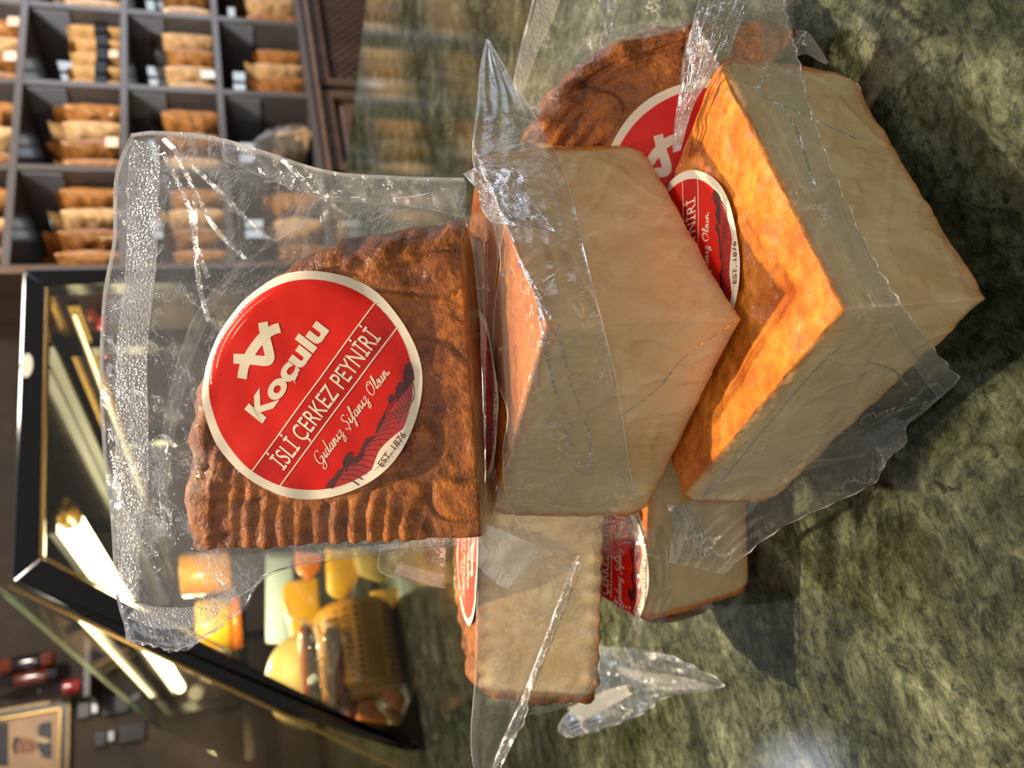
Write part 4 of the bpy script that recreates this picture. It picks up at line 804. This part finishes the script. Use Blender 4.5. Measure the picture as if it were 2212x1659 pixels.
    for i in range(15):
        k = i / 14; a = np.array([1075, 1500]) * (1 - k) + np.array([1420, 1040]) * k; b = np.array([1215, 1540]) * (1 - k) + np.array([1585, 960]) * k; mid = (a + b) / 2 + np.array([8, -14])
        grow('furrow', *ribbon([lbl(*a), lbl(*mid), lbl(*b)], 0.010, 5))
    for i in range(9):
        k = i / 8; a = np.array([1440, 1010]) * (1 - k) + np.array([1590, 800]) * k; b = np.array([1500, 1080]) * (1 - k) + np.array([1600, 930]) * k
        grow('furrow', *ribbon([lbl(*a), lbl(*((a + b) / 2 + np.array([6, -4]))), lbl(*b)], 0.008, 5))
    region('banner', [(1312, 1418), (1340, 1345), (1362, 1292), (1398, 1245), (1445, 1200), (1492, 1160), (1530, 1132), (1546, 1106), (1580, 1100)], 0.94)
    _TXT.update(A); return A
LAYERS = [('strip', 'red2', 0.16), ('field', 'red3', 0.20), ('furrow', 'maroon', 0.26), ('hedge', 'maroon2', 0.30), ('banner', 'cream', 0.36), ('lettering', 'cream', 0.36), ('emblem', 'cream', 0.36), ('date_lettering', 'maroon', 0.44)]
LNAME = dict(strip='strip', field='printed_field', furrow='printed_furrows', hedge='printed_hedges', banner='banner', lettering='lettering', emblem='emblem', date_lettering='lettering')
def make_label(ch, parent, O, E1, rad, lift=0.0011, wave=0.0006, seed=0.0, bottom=False, droop=True, art=True):
    n = ch.n if not bottom else -ch.n; E1 = unit(E1 - n * (E1 @ n)); E2 = np.cross(E1, n)
    def pos(s_, t_, h):
        p = O + rad * (s_ * E1 + t_ * E2)
        if not bottom and droop:
            x, y = ch.inv(p); sv, rm = ch.s_of(x, y); bev = ch.bc + (ch.br - ch.bc) * rm
            k = max(0.0, sv - (1 - bev)); p = p - ch.n * (0.75 * k * k / max(bev, 1e-3) * ch.R * 0.55 if rm > 0.3 else 0.0)
        w = mn.noise(Vector((s_ * 1.7 + seed, t_ * 1.7, seed))) + 0.35 * mn.noise(Vector((s_ * 4 + seed, t_ * 4, 2)))
        edge = smooth(0.75, 1.0, math.hypot(s_, t_))
        return p + n * (lift + wave * (w * (0.5 + 0.8 * edge)) + h)
    V = []; F = []; nr, na = 22, 110
    for i in range(nr + 1):
        for k in range(na):
            a = 2 * math.pi * k / na; r = i / nr * (1 + 0.006 * math.sin(a * 7 + seed)); V.append(pos(r * math.cos(a), r * math.sin(a), 0.0))
    for i in range(nr):
        for k in range(na): F.append((i * na + k, (i + 1) * na + k, (i + 1) * na + (k + 1) % na, i * na + (k + 1) % na))
    lab = link('label', mesh('label', V, F), M['paper'], parent); 
    if not art: return lab, pos
    lab['label'] = 'round red paper label with cream rim and lettering'
    V = []; F = []
    for i in range(nr + 1):
        for k in range(na): a = 2 * math.pi * k / na; r = 0.92 * i / nr; V.append(pos(r * math.cos(a), r * math.sin(a), 0.00004))
    for i in range(nr):
        for k in range(na): F.append((i * na + k, (i + 1) * na + k, (i + 1) * na + (k + 1) % na, i * na + (k + 1) % na))
    link('red_disc', mesh('red_disc', V, F), M['red'], lab)
    for key, mt, h in LAYERS:
        v, f = label_art()[key]; link(LNAME[key], mesh(LNAME[key], [pos(p[0], p[1], h * 0.0004) for p in v], f), M[mt], lab, False)
    return lab, pos

CORN = dict(
 A={'Ta': [0.0713, 0.2606, 0.151], 'Ba': [0.0946, 0.3072, 0.1256], 'T1': [0.17, 0.2113, 0.1512], 'B1': [0.1933, 0.258, 0.126], 'T2': [0.0921, 0.3037, 0.25], 'B2': [0.1156, 0.3504, 0.2249]},
 B={'Ta': [0.1141, 0.1905, 0.1389], 'Ba': [0.111, 0.1877, 0.0729], 'T1': [0.21, 0.2218, 0.1345], 'B1': [0.2122, 0.2151, 0.0653], 'T2': [0.0875, 0.2884, 0.1372], 'B2': [0.0792, 0.2886, 0.0724]},
 C={'Ta': [0.0896, 0.1485, 0.0722], 'Ba': [0.0892, 0.1453, 0.0232], 'T1': [0.2041, 0.164, 0.0615], 'B1': [0.1981, 0.1614, 0.0069], 'T2': [0.0748, 0.2614, 0.0711], 'B2': [0.0703, 0.2631, 0.0294]},
 F={'Ta': [0.1246, 0.3072, 0.1286], 'Ba': [0.1146, 0.2907, 0.078], 'T1': [0.1771, 0.3987, 0.0883], 'B1': [0.164, 0.3839, 0.0381], 'T2': [0.0297, 0.3634, 0.1373], 'B2': [0.0158, 0.3492, 0.0875]})
CORN['F']['T1'] = list(at(990, 960, 0.43)); CORN['F']['B1'] = list(np.array(CORN['F']['T1']) + np.array(CORN['F']['Ba']) - np.array(CORN['F']['Ta']))
def scaled(d, k): return {q: list(CAM + (np.array(v) - CAM) * k) for q, v in d.items()}
CORN['G'] = scaled({'Ta': [0.1314, 0.2981, 0.047], 'Ba': [0.1367, 0.3142, -0.0154], 'T1': [0.1839, 0.3814, 0.0716], 'B1': [0.1902, 0.3957, 0.0059], 'T2': [0.0455, 0.3534, 0.054], 'B2': [0.0533, 0.3653, -0.0159]}, 0.925)
nE = unit(-FH * math.cos(math.radians(30)) * 0.98 - R0 * 0.15 + ZU * math.sin(math.radians(30))); cE = at(1527, 413, 0.322)
eT = {k: onplane(x, y, nE, cE) for k, (x, y) in dict(Ta=(1525, 385), T1=(1725, 58), T2=(1122, 300)).items()}
CORN['E'] = dict(eT); CORN['E'].update({'B' + k[1]: v - nE * 0.04 for k, v in eT.items()})
# E is met from the other hand: keep apex, 1, 2 counter-clockwise seen from its face
if np.dot(np.cross(CORN['E']['T1'] - CORN['E']['Ta'], CORN['E']['T2'] - CORN['E']['Ta']), nE) < 0:
    for a in 'TB': CORN['E'][a + '1'], CORN['E'][a + '2'] = CORN['E'][a + '2'], CORN['E'][a + '1']
GRP = 'vacuum packed smoked cheese wedges'
def cheese_thing(key, label, **kw):
    ch = Cheese(CORN[key], **kw); low = min(ch.c.values(), key=lambda v: v[2])
    t = thing('packed_cheese', label, 'cheese', tuple(low), GRP); return ch, t

# A: the wedge standing on the pile, face to the camera
chA, tA = cheese_thing('A', 'brown smoked cheese wedge standing upright on top of the pile, whole label showing', nexp=2.9, bev_rim=0.16)
oA = chA.plane(671.6, 831.7); eA = chA.plane(671.6 + 58.9, 831.7 - 80.8) - oA; rA = float(np.linalg.norm(chA.plane(671.6 + 0.589 * 245, 831.7 - 0.808 * 245) - oA))
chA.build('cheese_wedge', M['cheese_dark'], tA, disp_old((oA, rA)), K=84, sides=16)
make_label(chA, tA, oA, eA, rA, lift=0.0018, wave=0.0016, seed=2.3)
# B: lies flat under A, point to the camera
chB, tB = cheese_thing('B', 'cheese wedge lying flat under the standing one, pale cut point toward the camera', nexp=2.4, res=520)
chB.build('cheese_wedge', M['cheese_bright'], tB, disp_bright(), K=24, sides=40)
oB = chB.plane(1090, 850) + FH * 0.0345; make_label(chB, tB, oB, chB.plane(1090, 800) - chB.plane(1090, 850), 0.036, lift=0.0014, seed=5)
# C: at the front, bright top
chC, tC = cheese_thing('C', 'front cheese wedge with bright orange top half covered by the wedge above', nexp=2.4, res=520)
chC.build('cheese_wedge', M['cheese_bright'], tC, disp_bright(1.2), K=50, sides=36)
oC = chC.plane(1478, 603); make_label(chC, tC, oC, chC.plane(1478, 560) - oC, 0.040, lift=0.0012, seed=8)
lb, _ = make_label(chC, tC, chC.P(0.42, 0.345, 0), chC.c['B1'] - chC.c['Ba'], 0.040, lift=0.0006, wave=0.0003, bottom=True, art=False)
# E: leaning behind, dark crust and half hidden label
chE, tE = cheese_thing('E', 'dark crusted cheese wedge leaning behind, its label half hidden by the front wedge', nexp=2.6, bev_rim=0.16)
oE = chE.plane(1527, 413); eE = chE.plane(1527 + 55, 413 - 83) - oE; rE = float(np.linalg.norm(chE.plane(1527, 413 - 242) - oE))
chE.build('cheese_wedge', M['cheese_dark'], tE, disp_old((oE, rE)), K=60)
make_label(chE, tE, oE, eE, rE, lift=0.0015, wave=0.0008, seed=3.7, droop=False)
# F: on the left of the pile, cut face to the camera
chF, tF = cheese_thing('F', 'cheese wedge at the left of the pile with its long film tail hanging down', nexp=2.4)
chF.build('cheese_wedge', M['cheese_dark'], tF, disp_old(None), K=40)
oF = chF.P(0.36, 0.44, 1); make_label(chF, tF, oF, chF.c['T2'] - chF.c['Ta'], 0.036, lift=0.0014, seed=11)
# G: lowest, under F
chG, tG = cheese_thing('G', 'lowest cheese wedge, squeezed under the left wedge with a red label strip showing', nexp=2.4)
chG.build('cheese_wedge', M['cheese_bright'], tG, disp_bright(), K=30)
oG = chG.plane(1290, 1205); make_label(chG, tG, oG, chG.plane(1290, 1150) - oG, 0.036, lift=0.0012, seed=14)

# ------------------------------------------------------------------ film bags
def dpl(ch, off=0.0):
    return lambda x, y: float(((ch.c['Ta'] + ch.n * off - CAM) @ ch.n) / (ray(x, y) @ ch.n))
def den(ch, lift=0.003, which='TS', lo=0.15, hi=0.6):
    return lambda x, y: min(max(ch.entry(x, y, which), lo), hi) - lift
# bag of A, a big flat pouch round the wedge
rowsA = [[(283, 288), (345, 283), (480, 298), (700, 366), (860, 380), (1003, 384)],
 [(248, 380), (335, 380), (480, 420), (700, 450), (860, 470), (1005, 480)], [(243, 520), (325, 520), (450, 560), (700, 600), (860, 600), (1010, 600)],
 [(222, 640), (320, 640), (450, 680), (700, 700), (860, 700), (1015, 700)], [(215, 800), (310, 800), (450, 800), (700, 800), (860, 800), (1020, 800)],
 [(221, 960), (310, 960), (450, 960), (700, 960), (860, 960), (1025, 960)], [(238, 1110), (310, 1110), (450, 1090), (700, 1080), (860, 1080), (1030, 1060)],
 [(250, 1280), (310, 1290), (400, 1270), (500, 1210), (700, 1150), (1033, 1110)], [(268, 1352), (320, 1366), (410, 1370), (515, 1308), (610, 1222), (1035, 1162)],
 [(272, 1382), (330, 1396), (400, 1400), (520, 1318), (612, 1228), (1036, 1168)]]
film('film_bag', rowsA, dpl(chA, -0.020), M['film'], tA, 70, 110, 0.0007, 38, 1.0, zig={'b': (7, 5)}, fold=(0.05, 0.12), edges='lbt')
film('back_film', [[(p[0] + 4, p[1] + 3) for p in r] for r in rowsA], dpl(chA, -0.0235), M['film'], tA, 50, 80, 0.0007, 30, 4.0, zig={'b': (7, 5)}, fold=(0.12, 0.05), edges='l')
film('seal_band', [[(282, 300), (345, 312)], [(275, 400), (343, 420)], [(272, 560), (338, 560)], [(252, 760), (318, 760)], [(250, 900), (320, 930)], [(250, 1050), (318, 1060)], [(253, 1180), (302, 1180)], [(258, 1290), (300, 1300)]], dpl(chA, -0.0185), M['film_seal'], tA, 14, 90, 0.0004, 60, 2.0, edges='lr')
film('seal_band', [[(275, 1335), (298, 1302)], [(350, 1358), (345, 1312)], [(440, 1348), (430, 1308)], [(505, 1296), (510, 1268)]], dpl(chA, -0.0185), M['film_seal'], tA, 10, 50, 0.0004, 60, 3.0, edges='lr')
for q in ([(352, 330), (405, 440), (420, 520), (450, 600)], [(375, 320), (430, 430), (470, 500), (530, 560)], [(420, 420), (424, 560), (436, 640), (450, 690)], [(352, 300), (460, 400), (560, 500), (600, 520)], [(610, 345), (700, 430), (760, 470)], [(300, 985), (345, 940), (380, 965)]):
    w = 5; film('film_fold', [[(p[0] - w, p[1] + w * 0.4), (p[0] + w, p[1] - w * 0.4)] for p in q], dpl(chA, -0.0165), M['film_crinkle'], tA, 6, 40, 0.0010, 90, q[0][0] * 0.1, edges='')
film('film_fold', [[(480, 300), (480, 345)], [(600, 335), (600, 395)], [(700, 368), (700, 430)], [(800, 378), (810, 440)], [(900, 384), (915, 450)], [(1000, 386), (1000, 470)]], dpl(chA, -0.014), M['film_crinkle'], tA, 20, 60, 0.0012, 70, 6.0, edges='lr', fold=(0.1, 0.3))
film('film_shoulder', [[(560, 545), (600, 470)], [(640, 500), (680, 430)], [(740, 470), (780, 425)], [(860, 455), (880, 425)], [(985, 450), (995, 400)]], dpl(chA, -0.008), M['film_soft'], tA, 14, 50, 0.0010, 60, 7.0, edges='', fold=(0.2, 0.2))
film('film_shoulder', [[(560, 545), (520, 560)], [(480, 640), (440, 650)], [(430, 740), (395, 740)], [(395, 860), (365, 850)], [(372, 980), (345, 970)], [(362, 1090), (345, 1090)], [(380, 1175), (360, 1195)]], dpl(chA, -0.011), M['film_soft'], tA, 14, 70, 0.0009, 60, 9.0, edges='', fold=(0.2, 0.2))
film('film_shoulder', [[(400, 1190), (470, 1310)], [(480, 1200), (540, 1275)], [(560, 1196), (605, 1222)], [(700, 1188), (705, 1196)], [(860, 1172), (860, 1184)]], dpl(chA, -0.010), M['film'], tA, 16, 50, 0.0009, 60, 10.0, edges='r')
# bag of B: film tail draped over its cut faces
rowsB = [[(1050, 84), (1056, 86)], [(1038, 140), (1088, 140)], [(1030, 230), (1150, 240)], [(1020, 330), (1195, 320)], [(1035, 400), (1228, 400)], [(1060, 470), (1250, 480)], [(1080, 560), (1272, 580)], [(1066, 680), (1300, 690)],
 [(1066, 800), (1328, 800)], [(1095, 890), (1345, 900)], [(1085, 980), (1360, 1000)], [(1095, 1080), (1378, 1100)], [(1140, 1150), (1394, 1160)], [(1168, 1182), (1386, 1192)], [(1190, 1196), (1376, 1206)]]
film('film_bag', rowsB, den(chB, 0.0065), M['film_soft'], tB, 40, 150, 0.0011, 70, 12.0, zig={'b': (8, 7)}, fold=(0.13, 0.05), edges='lrbt')
film('film_fold', [[(1003, 470), (1100, 440)], [(1020, 540), (1092, 480)], [(1035, 680), (1072, 600)], [(1042, 850), (1068, 800)], [(1047, 1000), (1064, 950)], [(1048, 1090), (1082, 1060)], [(1052, 1170), (1150, 1170)]], lambda x, y: dpl(chA, 0.004)(x, y) if x < 1050 else den(chB, 0.010)(x, y), M['film_soft'], tB, 22, 90, 0.0012, 60, 14.0, edges='r', fold=(0.15, 0.06))
film('film_flap', [[(1045, 1130), (1165, 1180)], [(1010, 1180), (1158, 1202)], [(1035, 1225), (1130, 1232)], [(1075, 1262), (1096, 1272)]], lambda x, y: 0.285, M['film_haze'], tB, 26, 26, 0.0012, 60, 15.0, edges='lrb')
film('film_fold', [[(1000, 375), (1050, 350)], [(1030, 410), (1120, 370)], [(1040, 450), (1140, 420)], [(1060, 480), (1200, 500)]], den(chB, 0.010), M['film_crinkle'], tB, 30, 30, 0.0020, 90, 16.0, edges='lrb', fold=(0.2, 0.2))
film('film_fold', [[(1110, 460), (1120, 490)], [(1150, 455), (1160, 510)], [(1190, 470), (1190, 520)], [(1202, 490), (1196, 516)]], den(chB, 0.007), M['film_soft'], tB, 12, 24, 0.0010, 80, 17.0, edges='lrtb')
for q in ([(1160, 640), (1180, 760), (1215, 900), (1240, 980)], [(1205, 700), (1230, 820), (1270, 930), (1278, 1030)], [(1120, 560), (1170, 650), (1190, 690)], [(1590, 695), (1480, 770), (1420, 840), (1340, 900)], [(1170, 1050), (1230, 1060), (1260, 1055)], [(1180, 1090), (1250, 1100), (1300, 1098)]):
    film('film_fold', [[(p[0] - 4, p[1] + 1), (p[0] + 4, p[1] - 1)] for p in q], den(chB, 0.0080), M['film_crinkle'], tB, 5, 40, 0.0008, 100, q[0][1] * 0.1, edges='')
# bag of C: the wide film skirt over its cut faces
rowsC = [[(1500, -40), (1686, -40)], [(1548, 60), (1704, 60)], [(1566, 135), (1722, 115)], [(1625, 260), (1750, 235)], [(1695, 400), (1800, 370)], [(1760, 540), (1875, 535)], [(1824, 665), (1936, 640)], [(1806, 740), (2005, 738)],
 [(1745, 800), (2078, 822)], [(1695, 850), (2150, 905)], [(1630, 930), (2148, 938)], [(1560, 1010), (2020, 978)], [(1490, 1085), (1850, 1065)], [(1455, 1150), (1690, 1140)], [(1445, 1215), (1560, 1240)]]
dC = den(chC, 0.0065)
film('film_bag', rowsC, lambda x, y: min(dC(x, y), 0.30), M['film_soft'], tC, 60, 150, 0.0008, 60, 20.0, zig={'r': (9, 4)}, fold=(0.10, 0.05), edges='r')
film('seal_band', [[(1640, -30), (1690, -40)], [(1652, 130), (1722, 115)], [(1680, 260), (1750, 240)], [(1740, 400), (1805, 380)], [(1830, 560), (1880, 545)], [(1900, 660), (1940, 645)], [(1975, 790), (2020, 760)], [(2035, 870), (2140, 895)]], lambda x, y: min(dC(x, y), 0.30) - 0.0018, M['film_soft'], tC, 14, 90, 0.0003, 70, 21.0, edges='l')
film('twisted_film', [[(1520, -40), (1650, -40)], [(1500, 40), (1605, 40)], [(1478, 110), (1575, 112)], [(1470, 180), (1548, 150)], [(1458, 260), (1500, 225)], [(1452, 330), (1470, 325)]], den(chC, 0.011), M['film_crinkle'], tC, 40, 50, 0.0028, 110, 22.0, edges='lr', fold=(0.35, 0.06))
film('gathered_end', [[(1440, 1090), (1490, 1090)], [(1450, 1130), (1520, 1140)], [(1455, 1180), (1540, 1180)], [(1445, 1225), (1560, 1215)], [(1430, 1250), (1530, 1250)]], den(chC, 0.010), M['film_crinkle'], tC, 30, 40, 0.0024, 110, 23.0, edges='lrb', fold=(0.25, 0.2), zig={'b': (8, 5)})
for q in ([(1660, 160), (1640, 200), (1740, 250), (1850, 300)], [(1690, 235), (1720, 280), (1760, 400)], [(1870, 780), (1930, 800), (1962, 832), (2000, 815)], [(1960, 905), (2020, 900), (2046, 860), (2000, 800), (1930, 700)], [(1720, 1005), (1860, 930), (1960, 880)], [(1820, 745), (1760, 800), (1640, 940), (1560, 1040)], [(1690, 1000), (1860, 985), (2090, 930)]):
    film('film_fold', [[(p[0] - 3, p[1] + 1), (p[0] + 3, p[1] - 1)] for p in q], lambda x, y: min(dC(x, y), 0.30) - 0.0025, M['film_crinkle'], tC, 5, 50, 0.0006, 90, q[0][1] * 0.13, edges='')
# bag of E: clear film and embossed seam behind and above
dE = dpl(chE, -0.012)
film('film_bag', [[(1165, -60), (1420, -60), (1740, -60)], [(1140, 40), (1420, 10), (1715, 5)], [(1122, 110), (1400, 100), (1715, 60)], [(1110, 180), (1350, 180), (1722, 110)], [(1130, 240), (1300, 260), (1722, 115)]], dE, M['film_soft'], tE, 60, 50, 0.0016, 50, 30.0, edges='l', fold=(0.1, 0.1))
film('seal_band', [[(1175, -60), (1228, -60)], [(1150, 40), (1195, 40)], [(1128, 110), (1162, 110)], [(1104, 190), (1130, 200)]], dpl(chE, -0.009), M['film_seal'], tE, 12, 50, 0.0004, 60, 31.0, edges='lr')
film('film_shoulder', [[(1140, 235), (1200, 250)], [(1165, 180), (1215, 190)], [(1210, 120), (1250, 140)], [(1290, 70), (1310, 105)], [(1400, 45), (1400, 80)], [(1480, 40), (1480, 70)]], dpl(chE, 0.001), M['film_soft'], tE, 16, 50, 0.0014, 70, 32.0, edges='', fold=(0.25, 0.1))
film('film_fold', [[(1290, -20), (1340, -10)], [(1300, 30), (1330, 40)], [(1310, 80), (1320, 85)]], dpl(chE, 0.001), M['film_crinkle'], tE, 14, 24, 0.002, 110, 33.0, edges='lr', fold=(0.3, 0.1))
film('film_loop', [[(1715, 68), (1722, 120)], [(1742, 68), (1745, 118)], [(1768, 100), (1765, 130)], [(1790, 135), (1783, 140)]], dpl(chE, 0.0), M['film_soft'], tE, 14, 24, 0.001, 80, 34.0, edges='l')
# bag of F: long tail in front of its cut face
dF = den(chF, 0.003, '2')
film('film_bag', [[(1034, 1225), (1250, 1200)], [(1030, 1300), (1225, 1290)], [(1027, 1400), (1188, 1390)], [(1025, 1480), (1148, 1480)], [(1018, 1560), (1132, 1560)], [(1018, 1620), (1085, 1630)], [(1030, 1700), (1052, 1700)]], dF, M['film_soft'], tF, 40, 90, 0.0006, 50, 40.0, edges='lr', fold=(0.10, 0.01), zig={'r': (5, 6)})
film('film_fold', [[(1236, 1215), (1262, 1215)], [(1205, 1300), (1228, 1300)], [(1172, 1390), (1192, 1390)], [(1130, 1500), (1148, 1500)], [(1085, 1600), (1105, 1610)], [(1050, 1690), (1062, 1695)]], lambda x, y: dF(x, y) - 0.003, M['film_crinkle'], tF, 10, 80, 0.0010, 90, 41.0, edges='lr', fold=(0.3, 0.02))
film('film_fold', [[(1022, 1500), (1040, 1500)], [(1017, 1590), (1032, 1590)], [(1020, 1640), (1034, 1640)], [(1032, 1690), (1040, 1690)]], lambda x, y: dF(x, y) - 0.003, M['film_soft'], tF, 8, 40, 0.0010, 70, 42.0, edges='l')
film('film_flap', [[(820, 1185), (962, 1150)], [(822, 1235), (962, 1200)], [(900, 1262), (960, 1270)]], lambda x, y: 0.372, M['film_soft'], tF, 40, 30, 0.0012, 60, 43.0, edges='lb', fold=(0.08, 0.1))
film('seal_band', [[(850, 1236), (862, 1215)], [(905, 1258), (912, 1230)], [(955, 1268), (958, 1240)]], lambda x, y: 0.370, M['film_seal'], tF, 8, 30, 0.0003, 60, 44.0, edges='')
film('film_shoulder', [[(1150, 1528), (1140, 1545)], [(1200, 1520), (1195, 1535)], [(1250, 1495), (1262, 1505)], [(1285, 1440), (1305, 1450)]], lambda x, y: dF(x, y) + 0.002, M['film'], tF, 8, 30, 0.0006, 80, 45.0, edges='r')
# bag of G: crumpled film round its end and the flap on the marble
dG = den(chG, 0.003, '2T')
film('film_bag', [[(1372, 1150), (1440, 1130)], [(1372, 1230), (1445, 1210)], [(1375, 1300), (1450, 1280)], [(1345, 1370), (1440, 1330)], [(1310, 1395), (1420, 1400)]], dG, M['film_soft'], tG, 36, 50, 0.0016, 70, 50.0, edges='lr', fold=(0.12, 0.1))
film('film_skirt', [[(1420, 1340), (1430, 1395)], [(1500, 1330), (1490, 1365)], [(1560, 1320), (1560, 1348)], [(1612, 1268), (1600, 1310)]], lambda x, y: dG(x, y) + 0.001, M['film_soft'], tG, 20, 50, 0.0010, 70, 51.0, edges='r')
def flat_d(z0, z1, xa, xb):
    def f(x, y):
        d = ray(x, y); z = z0 + (z1 - z0) * min(max((x - xa) / (xb - xa), 0), 1); return float((z - CAM[2]) / d[2])
    return f
film('film_flap', [[(1295, 1395), (1425, 1405)], [(1292, 1432), (1500, 1440)], [(1285, 1470), (1562, 1482)], [(1262, 1510), (1440, 1506)], [(1222, 1545), (1390, 1540)], [(1206, 1575), (1300, 1575)], [(1222, 1592), (1238, 1592)]], flat_d(0.035, 0.006, 1210, 1480), M['film_clear'], tG, 44, 60, 0.0012, 50, 52.0, edges='lrb', zig={'r': (9, 5)}, fold=(0.08, 0.12))
film('seal_band', [[(1225, 1530), (1255, 1560)], [(1300, 1495), (1320, 1525)], [(1350, 1480), (1365, 1500)]], lambda x, y: flat_d(0.035, 0.006, 1210, 1480)(x, y) - 0.003, M['film_seal'], tG, 10, 40, 0.0004, 60, 53.0, edges='')
film('film_fold', [[(1330, 1440), (1340, 1455)], [(1390, 1450), (1390, 1475)], [(1470, 1462), (1440, 1490)], [(1545, 1482), (1530, 1488)]], lambda x, y: flat_d(0.035, 0.006, 1210, 1480)(x, y) - 0.005, M['film_crinkle'], tG, 16, 40, 0.0018, 110, 54.0, edges='lr', fold=(0.3, 0.1))
for t in (tA, tB, tC, tE, tF, tG): adopt(t)
